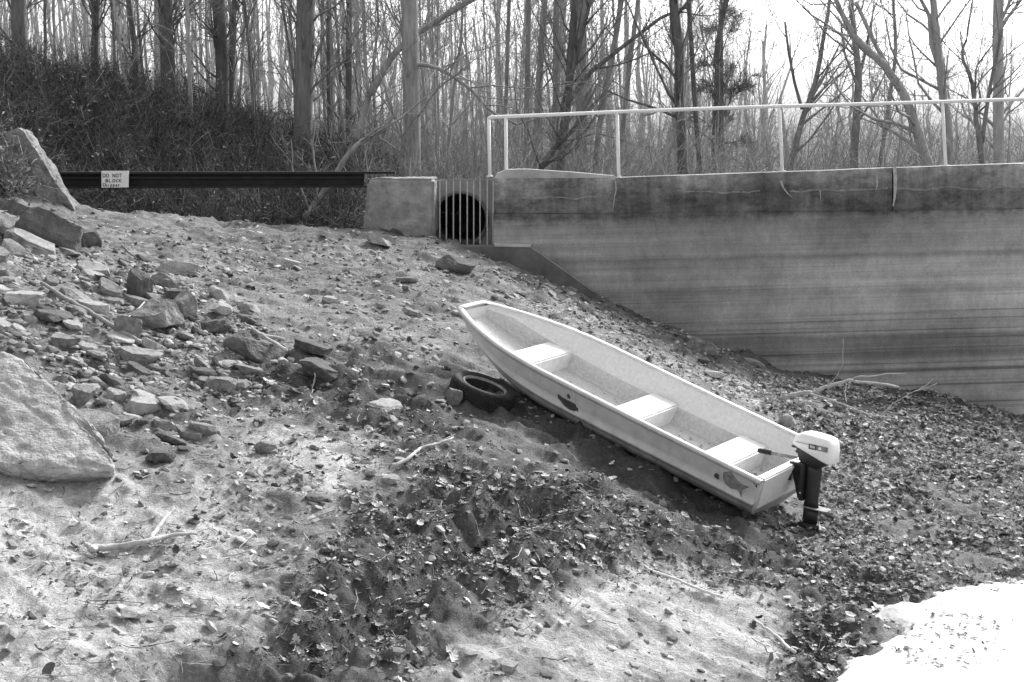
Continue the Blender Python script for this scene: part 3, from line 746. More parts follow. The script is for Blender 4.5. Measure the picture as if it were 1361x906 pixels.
# stripe with its badge, on both sides and round the back
def cowl_patch(name, m, x0, x1, z0, z1, y, off=.003):
    g = Geo(); n = 6; xs = np.linspace(x0, x1, n)
    for sg_ in (1, -1):
        g = Geo()
        A = [(x, sg_ * (y + off), z) for x in xs for z in (z0, z1)]; V = np.array(A + [(a, b - sg_ * .006, c) for a, b, c in A])
        i = np.arange(n - 1) * 2
        g.add(V, Q=np.concatenate([np.stack([i, i + 1, i + 3, i + 2], 1), np.stack([i, i + 2, i + 2 + 2 * n, i + 2 * n], 1), np.stack([i + 1, i + 1 + 2 * n, i + 3 + 2 * n, i + 3], 1)]))
        g.build(name, m, motor)
cowl_patch('badge', M_mark, .0, .085, CZ + .005, CZ + .056, .1385)
cowl_patch('stripe', M_markg, .0855, .205, CZ + .005, CZ + .056, .1368)
for k, (a, b, h) in enumerate(((.018, .026, .030), (.031, .039, .022), (.044, .052, .022), (.057, .065, .022))):
    cowl_patch('badge_letter', M_motorw, a, b, CZ + .02, CZ + .02 + h, .1392)
cowl_patch('stripe_mark', M_motorw, .105, .135, CZ + .018, CZ + .043, .1392)
cowl_patch('pin_line', M_markg, -.15, -.002, CZ + .046, CZ + .05, .1385)
def ring_leg(x0, x1, hw, z):
    th = np.arange(20) * 2 * math.pi / 20
    return np.stack([(x0 + x1) / 2 + (x1 - x0) / 2 * np.cos(th), hw * np.sin(th) * (1 - .35 * np.cos(th)), np.full(20, z)], 1)
loft([ring_leg(-.06, .10, .062, CZ - .16), ring_leg(-.055, .105, .058, CZ - .25), ring_leg(-.045, .10, .05, CZ - .42), ring_leg(-.045, .10, .045, CZ - .54), ring_leg(-.055, .115, .04, CZ - .60)], 'leg', M_motor, motor)
loft([rrect(-.03, .23, .075, CZ - .590), rrect(-.03, .23, .075, CZ - .600)], 'cavitation_plate', M_markg, motor, False)
loft([ring_leg(-.05, .115, .038, CZ - .601), ring_leg(-.045, .11, .03, CZ - .76)], 'gearcase', M_motor, motor)
gt = loft([[(x, r * math.cos(t), CZ - .79 + r * math.sin(t)) for t in np.arange(14) * 2 * math.pi / 14] for x, r in ((-.10, .008), (-.07, .028), (-.02, .038), (.08, .038), (.14, .028))], 'torpedo', M_motor, motor)
g = Geo(); g.prism([(-.02, -.008, CZ - .80), (.10, -.008, CZ - .80), (.085, -.008, CZ - .93), (.05, -.008, CZ - .945)], (0, .016, 0)); g.build('skeg', M_motor, motor)
prop = loft([[(x, r * math.cos(t), CZ - .79 + r * math.sin(t)) for t in np.arange(12) * 2 * math.pi / 12] for x, r in ((.142, .028), (.19, .024), (.215, .008))], 'propeller', M_alu, motor)
for k in range(3):
    g = Geo(); a = k * 2 * math.pi / 3 + .4; pts = []
    for t, wd_, tw in ((.02, .018, .6), (.05, .035, .5), (.08, .042, .4), (.098, .025, .35)):
        for s in (-1, 1):
            u = s * wd_; pts.append((.165 + u * math.sin(tw), t * math.cos(a) - u * math.cos(tw) * math.sin(a), CZ - .79 + t * math.sin(a) + u * math.cos(tw) * math.cos(a)))
    pts = np.array(pts); V = np.concatenate([pts, pts + (.004, 0, 0)])
    i = np.arange(3) * 2; g.add(V, Q=np.concatenate([np.stack([i, i + 1, i + 3, i + 2], 1), np.stack([i + 8, i + 10, i + 11, i + 9], 1)])); g.build('blade', M_alu, prop)
# clamp bracket over the transom
for s in (-1, 1):
    g = Geo(); g.prism([(-.21, s * .075 - .012, -.07), (-.21, s * .075 - .012, -.26), (-.185, s * .075 - .012, -.26), (-.185, s * .075 - .012, -.10), (-.09, s * .075 - .012, -.10), (-.085, s * .075 - .012, -.42), (-.05, s * .075 - .012, -.42), (-.05, s * .075 - .012, -.07)], (0, .024, 0)); c_ = g.build('clamp', M_motor, motor)
    g = Geo(); g.tubes(np.array([(-.265, s * .075, -.20), (-.19, s * .075, -.20)]), np.array([.010, .010]), 8); g.tubes(np.array([(-.265, s * .075, -.235), (-.265, s * .075, -.165)]), np.array([.007, .007]), 6); g.build('clamp_screw', M_alu, c_)
g = Geo(); g.box(-.085, -.045, -.07, .07, -.44, CZ - .10); g.build('swivel_bracket', M_motor, motor)
# tiller arm towards the bow, grip at its end; choke knob, pull cord handle, shift lever
g = Geo(); g.tubes(np.array([(.04, .10, -.085), (-.12, .12, -.080), (-.32, .14, -.082), (-.54, .16, -.090)]), np.array([.026, .026, .022, .018]), 10); til = g.build('tiller', M_markg, motor, True)
g = Geo(); g.tubes(np.array([(-.535, .160, -.090), (-.55, .161, -.091), (-.68, .172, -.096), (-.70, .173, -.097)]), np.array([.018, .025, .025, .02]), 10); g.build('grip', M_rubber, til, True)
g = Geo(); g.tubes(np.array([(-.19, .03, CZ - .02), (-.235, .05, CZ - .045), (-.27, .06, CZ - .05)]), np.array([.012, .016, .012]), 8); g.build('pull_handle', M_motor, motor, True)
g = Geo(); g.tubes(np.array([(-.17, .08, CZ - .09), (-.215, .09, CZ - .085), (-.235, .09, CZ - .105)]), np.array([.010, .012, .016]), 8); g.build('choke_knob', M_motor, motor, True)
g = Geo(); g.tubes(np.array([(-.12, .10, CZ - .16), (-.17, .12, CZ - .20), (-.205, .12, CZ - .23)]), np.array([.008, .012, .012]), 8); g.build('shift_lever', M_motor, motor, True)

g = Geo(); t_ = np.linspace(0, 1, 14); g.tubes(np.stack([-.14 - .16 * np.sin(t_ * 3.1), .06 + .08 * t_, CZ - .10 - .10 * t_ - .09 * np.sin(t_ * 3.1)], 1), np.full(14, .006), 6); g.build('cable', M_motor, motor, True)
for k in range(4):
    g = Geo(); z_ = CZ - .30 - .05 * k; g.box(-.01, .045, .0515 - .002 * k, .0575 - .002 * k, z_, z_ + .018); g.build('rib', M_markg if k == 3 else M_motor, motor)
g = Geo(); g.tubes(np.array([(-.03, -.07, CZ - .165), (-.03, .085, CZ - .165)]), np.array([.016, .016]), 8); g.tubes(np.array([(-.065, -.09, -.36), (-.065, .10, -.36)]), np.array([.011, .011]), 8); g.build('pivot_bolt', M_alu, motor, True)
# ------------------------------------------------------------------ tyre under the bow
tc_ = H1(641, 541)
tyre = empty('old_tyre', tuple(tc_ + np.array([0, .28, .10])))
tyre.rotation_euler = (rad(6), rad(20), 0); tyre.scale = (1.06, 1.06, 1.08)
tag(tyre, 'old black car tyre lying flat on the bank under the bow of the boat', 'tyre')
def revolve(name, prof, m, parent, n=64, smooth=True):
    pr = np.array(prof); th = np.arange(n) * 2 * math.pi / n
    V = np.stack([pr[None, :, 0] * np.cos(th)[:, None], pr[None, :, 0] * np.sin(th)[:, None], np.repeat(pr[None, :, 1], n, 0)], -1)
    k = len(pr); i = np.arange(n)[:, None] * k; i2 = ((np.arange(n) + 1) % n)[:, None] * k; j = np.arange(k - 1)[None]
    g = Geo(); g.add(V, Q=np.stack([i + j, i2 + j, i2 + j + 1, i + j + 1], -1).reshape(-1, 4)); return g.build(name, m, parent, smooth)
revolve('carcass', [(.205, .0), (.205, .055), (.212, .068), (.24, .085), (.275, .098), (.305, .092), (.318, .078), (.3175, .0), (.318, -.078), (.305, -.092), (.275, -.098), (.24, -.085), (.212, -.068), (.205, -.055), (.205, 0.0)], M_rubber, tyre)
revolve('bead', [(.200, .058), (.203, .073), (.213, .078), (.222, .079), (.222, .070)], M_markg, tyre)
tre = Geo()
for row, z in enumerate((-.055, -.018, .018, .055)):
    for k in range(60):
        a0 = (k + .5 * (row % 2)) * 2 * math.pi / 60; a1 = a0 + .075
        q = [(r * math.cos(a + (.02 if zz0 > z else 0)), r * math.sin(a + (.02 if zz0 > z else 0)), zz0) for r in (.316, .326) for a in (a0, a1) for zz0 in (z - .014, z + .014)]
        tre.add(q, Q=[(4, 5, 7, 6), (0, 1, 5, 4), (2, 6, 7, 3), (0, 4, 6, 2), (1, 3, 7, 5)])
o = tre.build('tread', M_rubber, tyre); o['kind'] = 'stuff'

# ------------------------------------------------------------------ rocks
def rock_bm(seed, dims=(1, .8, .55), cuts=1, rough=.05, bev=.05, angular=True):
    """a stone knapped out of a ball by random plane cuts"""
    r = random.Random(seed); bm = bmesh.new()
    bmesh.ops.create_icosphere(bm, subdivisions=(4 if cuts > 1 else 2 if rough else 1), radius=1.0)
    pl = [(Vector((r.gauss(0, .25), r.gauss(0, .25), 1)).normalized(), r.uniform(.42, .62)), (Vector((r.gauss(0, .25), r.gauss(0, .25), -1)).normalized(), r.uniform(.45, .65))]
    for k in range(11 if cuts > 1 else 8):
        pl.append((Vector((r.gauss(0, 1), r.gauss(0, 1), r.gauss(0, .55))).normalized(), r.uniform(.50, .86)))
    from mathutils import noise as mn
    for v in bm.verts:
        q = v.co.copy()
        for _ in range(3):
            for nrm, d in pl:
                t = q.dot(nrm) - d
                if t > 0: q -= nrm * t
        if rough:
            e = mn.noise(q * 2.3 + Vector((seed * 3.7, 0, 0))) + .55 * mn.noise(q * 6 + Vector((0, seed, 0))) + .3 * mn.noise(q * 14 + Vector((0, 0, seed)))
            q += q.normalized() * e * rough * 2
        v.co = q
    lo = [min(v.co[a] for v in bm.verts) for a in range(3)]; hi = [max(v.co[a] for v in bm.verts) for a in range(3)]
    for v in bm.verts:
        v.co = Vector([((v.co[a] - lo[a]) / (hi[a] - lo[a]) - .5) * dims[a] for a in range(3)])
    return bm
def rock_mesh(name, seed, **k):
    bm = rock_bm(seed, **k); bmesh.ops.recalc_face_normals(bm, faces=bm.faces)
    me = bpy.data.meshes.new(name); bm.to_mesh(me); bm.free(); return me

MS = {'d': M_rockd, 'm': M_rock, 'l': M_rockl}
KEY = [  # centre px, py, width, height, tilt to the right (deg), depth ratio, tone, shape h-ratio, label
    (64, 303, 86, 50, 20, .6, 'd', 'large dark ledge of rock below the sloping concrete wing wall'),
    (110, 316, 44, 26, 8, .8, 'd', 'dark wedge-shaped rock at the right end of the large dark ledge'),
    (18, 276, 52, 24, 14, .8, 'd', 'dark rock on top of the slope left of the wing wall foot'),
    (36, 322, 74, 22, 24, .9, 'm', 'flat tilted slab just below the large dark ledge'),
    (8, 305, 40, 26, 24, .9, 'm', 'grey slab at the left frame edge above the flat tilted slab'),
    (182, 380, 34, 52, 12, .6, 'd', 'upright pointed dark rock standing in the rubble'),
    (207, 417, 62, 46, 8, .8, 'm', 'largest angular block in the middle of the rubble'),
    (170, 432, 36, 34, 10, .8, 'm', 'angular block leaning on the left of the largest rubble block'),
    (246, 404, 40, 40, 28, .9, 'm', 'round-shouldered block on the right of the largest rubble block'),
    (234, 357, 54, 20, 7, .7, 'l', 'pale flat-topped stone above the upright pointed rock'),
    (290, 390, 30, 20, 14, .8, 'l', 'upper of two whitish stones right of the rubble blocks'),
    (293, 409, 30, 13, 16, .8, 'l', 'lower flat whitish stone right of the rubble blocks'),
    (285, 433, 42, 24, 8, .8, 'd', 'dark block below the two whitish stones'),
    (330, 425, 28, 12, 8, .8, 'd', 'thin dark stone right of the two whitish stones'),
    (336, 464, 86, 28, 18, .8, 'd', 'long dark slab with a pale stick lying across it'),
    (180, 474, 62, 24, 12, .9, 'm', 'wide flat rock at the lower end of the long pole'),
    (415, 461, 50, 16, 20, .8, 'd', 'upper of two dark slabs right of the long dark slab'),
    (425, 489, 56, 20, 26, .9, 'd', 'lower of two dark slabs right of the long dark slab'),
    (86, 453, 36, 18, 10, .9, 'm', 'rounded grey stone under the long pole'),
    (68, 420, 52, 15, 12, .9, 'd', 'dark flat stone left of the long pole'),
    (512, 541, 50, 14, 12, .8, 'l', 'pale flat stone on the soil left of the tyre'),
    (352, 593, 30, 18, 6, .9, 'm', 'rounded stone alone on the pale soil right of the boulder'),
    (519, 637, 25, 13, 5, .9, 'l', 'small rounded stone at the lower end of the crooked stick'),
    (385, 350, 30, 13, 10, .8, 'l', 'pale stone on the slope in front of the black beam'),
    (503, 318, 34, 13, 22, .8, 'l', 'pale stone at the foot of the culvert block'),
    (606, 352, 56, 24, 10, .8, 'd', 'broad dark rock on the slope below the barred pipe'),
    (541, 371, 30, 9, 4, .8, 'm', 'long low stone below the culvert block'),
    (545, 415, 32, 12, 6, .8, 'm', 'flat stone on the slope left of the boat bow'),
    (441, 398, 26, 9, 8, .8, 'l', 'low pale stone in the middle of the bare slope'),
    (120, 562, 66, 40, 26, .9, 'm', 'darker rock lying against the right side of the boulder'),
    (212, 606, 36, 16, 6, .9, 'd', 'dark stone at the right foot of the boulder'),
    (934, 460, 42, 22, 30, .8, 'm', 'grey stone on the bank edge against the dam wall'),
    (890, 428, 18, 12, 40, .8, 'l', 'small pale stone higher on the bank edge by the dam wall'),
    (1004, 483, 32, 9, 18, .8, 'l', 'thin pale stone low on the bank edge by the dam wall'),
    (950, 497, 30, 9, 12, .8, 'l', 'thin pale stone between boat and dam wall'),
    (106, 522, 30, 30, 30, .9, 'm', 'rounded stone above the right shoulder of the boulder'),
    (152, 524, 28, 16, 24, .9, 'l', 'pale stone right of the boulder shoulder'),
    (1049, 560, 26, 18, 26, .9, 'l', 'pale stone just behind the boat stern'),
    (1108, 686, 34, 12, 28, .9, 'm', 'flat stone right of the outboard motor leg'),
    (176, 815, 36, 12, 8, .9, 'l', 'pale flat stone below the forked stick'),
    (676, 886, 26, 11, 5, .9, 'l', 'small pale stone on the sand at the bottom edge'),
    (603, 527, 22, 24, 20, .7, 'm', 'stone propped against the left of the tyre'),
    (30, 395, 52, 24, 14, .9, 'l', 'pale broken stone at the left edge of the rubble'),
    (118, 358, 44, 15, 22, .9, 'm', 'flat stone left of the upright pointed rock'),
    (140, 372, 34, 12, 20, .9, 'd', 'thin dark stone next to the upright pointed rock'),
    (100, 395, 50, 16, 26, .9, 'm', 'long flat stone beside the upper end of the long pole'),
    (216, 372, 34, 22, 20, .8, 'm', 'grey block behind the upright pointed rock'),
    (232, 392, 34, 18, 6, .8, 'd', 'dark block between the pale flat-topped stone and rubble blocks'),
    (420, 660, 30, 12, 10, .9, 'm', 'low stone on the soil right of the forked stick'),
    (90, 335, 30, 10, 14, .9, 'm', 'small slab under the large dark ledge'),
]
rocks_xy = []
for k, (px, py, w, h, tilt, dr, tone, lab) in enumerate(KEY):
    p = H1(px, py + h * .42); sc_ = p[1] / F
    W, Hh = w * sc_ * 1.04, h * sc_ * 1.02
    Hh *= 1.12
    me = rock_mesh('rock', 100 + k, dims=(1, dr, max(.22, Hh / W)), cuts=2, rough=.035, bev=.05)
    o = link('rock', me, MS[tone])
    o.scale = (W, W, W); o.rotation_euler = (rad(random.uniform(-8, 8)), rad(tilt), rad(random.uniform(-14, 14)))
    c = P(px, py, p[1]); o.location = (c[0], p[1] + W * dr * .18, c[2] - Hh * .12)
    tag(o, lab, 'rock', 'rocks on the bank'); rocks_xy.append((px, py, w))
# the big pale boulder at the left edge
def boulder():
    pts = []
    front = [(-120, 470), (-40, 462), (10, 468), (32, 478), (62, 517), (96, 551), (135, 572), (151, 604), (152, 628), (118, 632), (60, 629), (0, 618), (-110, 600)]
    for a, b in front:
        yy = 10.55 + .0022 * max(0, 620 - b) * 3.2
        p = P(a, b, yy); pts.append(p); pts.append(P(a * .97 + 2, min(b + 10, 650), yy + .75) + np.array([0, 0, -.14]))
    for a, b in ((20, 560), (60, 580), (100, 600), (-30, 560), (-80, 540), (10, 520)):
        pts.append(P(a, b, 10.62 + .0060 * max(0, 620 - b)) )
    for a, b in ((-120, 660), (20, 660), (120, 650)): pts.append(P(a, b, 10.9))
    bm = bmesh.new(); c = np.mean(pts, 0)
    for p in pts: bm.verts.new(p - c)
    bmesh.ops.convex_hull(bm, input=bm.verts)
    for v in [v for v in bm.verts if not v.link_faces]: bm.verts.remove(v)
    bmesh.ops.bevel(bm, geom=list(bm.edges), offset=.04, segments=2, affect='EDGES', clamp_overlap=True)
    bmesh.ops.triangulate(bm, faces=bm.faces)
    for _ in range(5):
        bmesh.ops.subdivide_edges(bm, edges=[e for e in bm.edges if e.calc_length() > .028], cuts=1)
        bmesh.ops.triangulate(bm, faces=bm.faces)
    from mathutils import noise as mn
    for _ in range(3): bmesh.ops.smooth_vert(bm, verts=bm.verts, factor=.5, use_axis_x=True, use_axis_y=True, use_axis_z=True)
    bm.normal_update()
    for v in bm.verts:
        q = v.co
        d = .05 * mn.noise(q * 1.6) + .016 * mn.noise(Vector((q.x * 2.5, q.y * 2.5, q.z * 10 + q.x * 4))) + .011 * mn.noise(Vector((q.x * 7, q.y * 7, q.z * 24 + q.x * 9))) + .010 * mn.noise(q * 18)
        c_ = abs(mn.noise(Vector((q.x * 1.3 + 4, q.y, q.z * 3.2 + q.x)))); d -= .012 * max(0, 1 - c_ / .04)
        v.co += v.normal * d
    M_b = mat('boulder_stone', .38, .42, 7, .9, 1., 40, stretch=(1, 1, 2.2))
    o = from_bm('boulder', bm, M_b, None, True); o.location = tuple(c)
    tag(o, 'big smooth pale boulder at the left edge of the bank', 'boulder')
boulder()

# loose stones: copies of ten shapes
def hits(px, py): return hit(np.asarray(px, float), np.asarray(py, float))
SM = [rock_mesh('stone', 300 + k, dims=(1, random.uniform(.6, .95), random.uniform(.3, .6)), cuts=0, rough=.05) for k in range(14)]
tones = [M_rock, M_rockd, M_rockl, M_rock, M_rock, M_rockl]
SMM = []
for k, me in enumerate(SM):
    for t in (M_rock, M_rock, M_rockd, M_rockl):
        c = me.copy(); c.materials.clear(); c.materials.append(t); SMM.append(c)
RUB = [(-20, 330), (100, 330), (200, 345), (330, 400), (350, 470), (320, 540), (240, 590), (150, 560), (90, 520), (40, 470), (-20, 450)]
SLO = [(130, 305), (480, 325), (600, 350), (620, 400), (620, 500), (450, 520), (350, 480), (330, 400), (200, 345)]
EDG = [(660, 350), (700, 360), (900, 440), (1010, 495), (1060, 560), (900, 470), (700, 405), (650, 395)]
LOW = [(0, 640), (160, 600), (340, 560), (600, 560), (560, 640), (400, 720), (300, 860), (0, 880)]
RIGHT = [(1100, 600), (1300, 620), (1340, 740), (1180, 760), (1090, 700)]
def scatter_px(poly, n):
    P_ = np.array(poly); lo, hi = P_.min(0), P_.max(0); out = []
    while len(out) < n:
        a = RNG.uniform(lo, hi, (n * 3, 2)); a = a[inpoly(a[:, 0], a[:, 1], poly)]; out.extend(a.tolist())
    return np.array(out[:n])
for poly, n, lo, hi, ex, lab, grp in ((RUB, 200, 14, 48, 1.8, 'small broken stone in the rubble on the left slope', 'loose stones of the rubble'), (SLO, 34, 7, 17, 2.4, 'small flat stone half sunk in the bare slope left of the boat', 'stones on the bare slope'),
                                 (EDG, 40, 7, 20, 2, 'small stone on the strip between boat and dam wall', 'stones between boat and wall'), (LOW, 14, 7, 14, 2, 'small stone on the pale soil in the left foreground', 'stones in the left foreground'), (RIGHT, 8, 9, 18, 2, 'small stone among leaves on the right', 'stones among the right leaves')):
    q = scatter_px(poly, n); pp = hits(q[:, 0], q[:, 1])
    for p in pp:
        w = (lo + (hi - lo) * random.random() ** ex) * p[1] / F
        o = bpy.data.objects.new('stone', random.choice(SMM)); COL.objects.link(o)
        s = w * random.uniform(.8, 1.1); o.scale = (s, s * random.uniform(.8, 1.1), s * random.uniform(.7, 1.3))
        o.rotation_euler = (rad(random.uniform(-15, 15)), rad(random.gauss(17, 11)), rad(random.uniform(-35, 35)))
        o.location = (p[0], p[1], p[2] + s * .02); tag(o, lab, 'stone', grp)

# ------------------------------------------------------------------ ground cover: gravel, leaves, straw (nobody could count it)
TS = []
for k in range(6):
    bm = rock_bm(400 + k, dims=(1, .75, .36), cuts=0, rough=0, bev=0); bmesh.ops.triangulate(bm, faces=bm.faces); bm.verts.index_update()
    bm.verts.ensure_lookup_table()
    TS.append((np.array([v.co[:] for v in bm.verts]), np.array([[v.index for v in f.verts] for f in bm.faces]))); bm.free()
def rotmats(n, tilt, base_tilt=0.):
    a = RNG.uniform(0, 2 * np.pi, n); t = RNG.normal(0, tilt, n); b = RNG.normal(base_tilt, tilt, n)
    ca, sa, ct, st, cb, sb = np.cos(a), np.sin(a), np.cos(t), np.sin(t), np.cos(b), np.sin(b)
    z = np.zeros(n); o = np.ones(n)
    Za = np.stack([np.stack([ca, -sa, z], -1), np.stack([sa, ca, z], -1), np.stack([z, z, o], -1)], 1)
    Xt = np.stack([np.stack([o, z, z], -1), np.stack([z, ct, -st], -1), np.stack([z, st, ct], -1)], 1)
    Yb = np.stack([np.stack([cb, z, sb], -1), np.stack([z, o, z], -1), np.stack([-sb, z, cb], -1)], 1)
    return Yb @ Xt @ Za
def scatter_world(n, dens):
    """n points on the bank, uniform over the land, kept with probability dens(px, py, x, y)"""
    out = []; tot = 0
    while tot < n:
        y = np.sqrt(RNG.uniform(7.2 ** 2, 24.3 ** 2, 60000)); x = RNG.uniform(-.44, .44, 60000) * y
        z = G(x, y); px, py = proj(np.stack([x, y, z], -1))
        k = RNG.uniform(0, 1, 60000) < dens(px, py, x, y)
        p = np.stack([x, y, z], -1)[k]; out.append(p); tot += len(p)
    return np.concatenate(out)[:n]
def soft(px, py, x, y, poly, amp=40):
    acc = np.zeros(np.shape(px))
    for k, f in enumerate((.5, 1.0, 1.7, 2.6)):
        jx = amp * f * 1.5 * fbm(x * 1.4 + k, y * 1.4, 3, 120 + k) + amp * .35 * f * (RNG.random(np.shape(px)) - .5); jy = amp * f * fbm(x * 1.4, y * 1.4 + k, 3, 130 + k) + amp * .25 * f * (RNG.random(np.shape(px)) - .5)
        acc = acc + inpoly(px + jx, py + jy, poly) * (.4, .3, .2, .1)[k]
    return acc
LEAFR = [(1010, 505), (1130, 500), (1240, 515), (1420, 570), (1420, 790), (1200, 790), (1120, 920), (1020, 920), (1062, 800), (960, 735), (1010, 700), (1080, 705), (1090, 620), (1060, 570)]
LEAFG = [(480, 650), (600, 610), (760, 640), (900, 690), (1010, 720), (1070, 800), (860, 750), (720, 800), (580, 880), (520, 920), (330, 920), (360, 790)]
LEAFL = [(-40, 690), (200, 690), (400, 650), (380, 780), (300, 920), (-40, 920)]
MIDL = [(290, 470), (430, 500), (600, 560), (640, 600), (560, 640), (420, 700), (260, 700), (300, 600)]
BEHB = [(690, 400), (800, 420), (1010, 500), (1060, 560), (950, 530), (800, 450)]
def d_grav(px, py, x, y):
    d = .05 + .18 * soft(px, py, x, y, MID[0]) + .95 * soft(px, py, x, y, RUB) + .10 * soft(px, py, x, y, SLO) + .5 * soft(px, py, x, y, EDG) + .06 * soft(px, py, x, y, LOW) + .06 * soft(px, py, x, y, RIGHT)
    d = d * np.where(inpoly(px, py, HULL_SHADE[0]), .15, 1)
    return d * (.25 + 1.5 * np.clip(fbm(x * 1.1, y * 1.1, 3, 140) + .35, 0, 1))
def d_leaf(px, py, x, y):
    d = .03 + .85 * soft(px, py, x, y, LEAFR) + .75 * soft(px, py, x, y, LEAFG) + .05 * soft(px, py, x, y, LEAFL) + .13 * soft(px, py, x, y, MIDL) + .12 * soft(px, py, x, y, BEHB)
    d = d * np.where(inpoly(px, py, HULL_SHADE[0]), .2, 1)
    return np.clip(d, 0, 1) * np.clip(2.4 * (fbm(x * 1.9, y * 1.9, 4, 150) + .33), 0.04, 1)
def add_scatter(geo, T, pts, size, tilt, lift, bt=.3, asp=None):
    V0, F0 = T; n = len(pts); R_ = rotmats(n, tilt, bt)
    S = size[:, None, None] * (np.ones((n, 1, 3)) if asp is None else asp[:, None, :])
    V = (V0[None] * S) @ R_.transpose(0, 2, 1) + pts[:, None] + np.array([0, 0, 1.]) * (lift * size)[:, None, None]
    F_ = (F0[None] + (np.arange(n) * len(V0))[:, None, None]).reshape(-1, F0.shape[1])
    geo.add(V, T=F_)
g = Geo(); pts = scatter_world(20000, d_grav); sz = .012 + .085 * RNG.random(len(pts)) ** 3.6
for k, T in enumerate(TS): add_scatter(g, T, pts[k::6], sz[k::6] * 1.2, .30, .02)
tag(g.build('gravel', M_pebble), 'loose gravel scattered over the bank', kind='stuff')
# dead leaves: lobed, curled blades, 8 to 12 faces each
def leaf_shape(seed, curl, lobes=True):
    r = random.Random(seed); n = 9
    top, botm, mid = [], [], []
    for i in range(n):
        t = i / (n - 1); w = .30 * math.sin(math.pi * min(1, t * .95 + .04)) ** .7
        if lobes: w *= (1.15 if i % 2 else .62)
        x = t - .5; z = curl * (t - .5) ** 2 * 1.4
        mid.append((x, 0, z - .03)); top.append((x + .05 * r.uniform(-1, 1), w * r.uniform(.85, 1.15), z + curl * w * r.uniform(.2, 1.1))); botm.append((x + .05 * r.uniform(-1, 1), -w * r.uniform(.85, 1.15), z + curl * w * r.uniform(.2, 1.1)))
    V = np.array(mid + top + botm); T = []
    for i in range(n - 1):
        T += [(i, i + 1, n + i + 1), (i, n + i + 1, n + i), (i, 2 * n + i + 1, i + 1), (i, 2 * n + i, 2 * n + i + 1)]
    return V, np.array(T)
def leaf_small(seed):
    r = random.Random(seed)
    V = np.array([(-.5, 0, 0), (-.1, .22, .1 + .15 * r.random()), (.5, 0, .05), (.0, -.24, .12 * r.random()), (0.02, 0, -.05)]); return V, np.array([(0, 1, 4), (1, 2, 4), (2, 3, 4), (3, 0, 4)])
LT = [leaf_shape(k, c, lb) for k, (c, lb) in enumerate(((.2, True), (.55, True), (.9, True), (.4, False), (-.35, True), (.7, False)))]
M_leafd = mat('damp_leaf', .21, .3, 30, .7, 0, island=.95)
geo_dry, geo_damp = Geo(), Geo()
for n_, shapes, lo, hi, tl in ((12500, LT, .03, .105, .34), (62000, [leaf_small(k) for k in range(4)], .010, .045, .42)):
    pts = scatter_world(n_, d_leaf); px, py = proj(pts)
    damp = (soft(px, py, pts[:, 0], pts[:, 1], LEAFG, 60) > .15) & (RNG.random(len(pts)) < .8)
    sz = lo + (hi - lo) * RNG.random(len(pts)) ** 1.5; sz = np.where(damp, sz * .78, sz * 1.1)
    for gg, m_ in ((geo_damp, damp), (geo_dry, ~damp)):
        p_, s_ = pts[m_], sz[m_]; q_ = len(shapes)
        for k, T in enumerate(shapes): add_scatter(gg, T, p_[k::q_], s_[k::q_], tl, .17, .15)
LS = [leaf_small(k) for k in range(4)]
tag(geo_dry.build('leaf_litter', M_leaf), 'dead oak leaves drifted over the bank', kind='stuff')
tag(geo_damp.build('leaf_litter', M_leafd), 'damp matted leaves in the dark hollow', kind='stuff')
g = Geo(); pts = scatter_world(5200, lambda px, py, x, y: d_leaf(px, py, x, y) * np.where(x > 2.3, 1, .25)); sz = RNG.uniform(.03, .095, len(pts))
for k, T in enumerate(LT): add_scatter(g, T, pts[k::6], sz[k::6], .4, .2, .15)
tag(g.build('leaf_litter', M_leafp), 'paler bleached leaves lying on top of the leaf litter', kind='stuff')
# straw, stalks and bits of twig
def d_str(px, py, x, y): return np.clip(.05 + .5 * d_leaf(px, py, x, y) + .25 * soft(px, py, x, y, LOW) + .2 * soft(px, py, x, y, RUB) + .25 * soft(px, py, x, y, LEAFL), 0, 1)
g = Geo(); n = 6500; pts = scatter_world(n, d_str); a = RNG.uniform(0, 6.283, n); ln = .03 + .20 * RNG.random(n) ** 2.2
dv = np.stack([np.cos(a), np.sin(a), RNG.normal(-.1, .18, n)], -1) * ln[:, None]
pp = pts[:, None] + dv[:, None] * np.linspace(-.5, .5, 3)[None, :, None] + np.array([0, 0, .012])
pp[..., :2] += RNG.normal(0, .012, (n, 3, 2)); gz_ = G(pp[..., 0], pp[..., 1]); pp[..., 2] = np.maximum(pp[..., 2], gz_ + .004)
g.tubes(pp, np.repeat(RNG.uniform(.0012, .0036, n)[:, None], 3, 1), 3)
tag(g.build('straw', M_straw), 'dry stalks and twig bits strewn over the bank', kind='stuff')

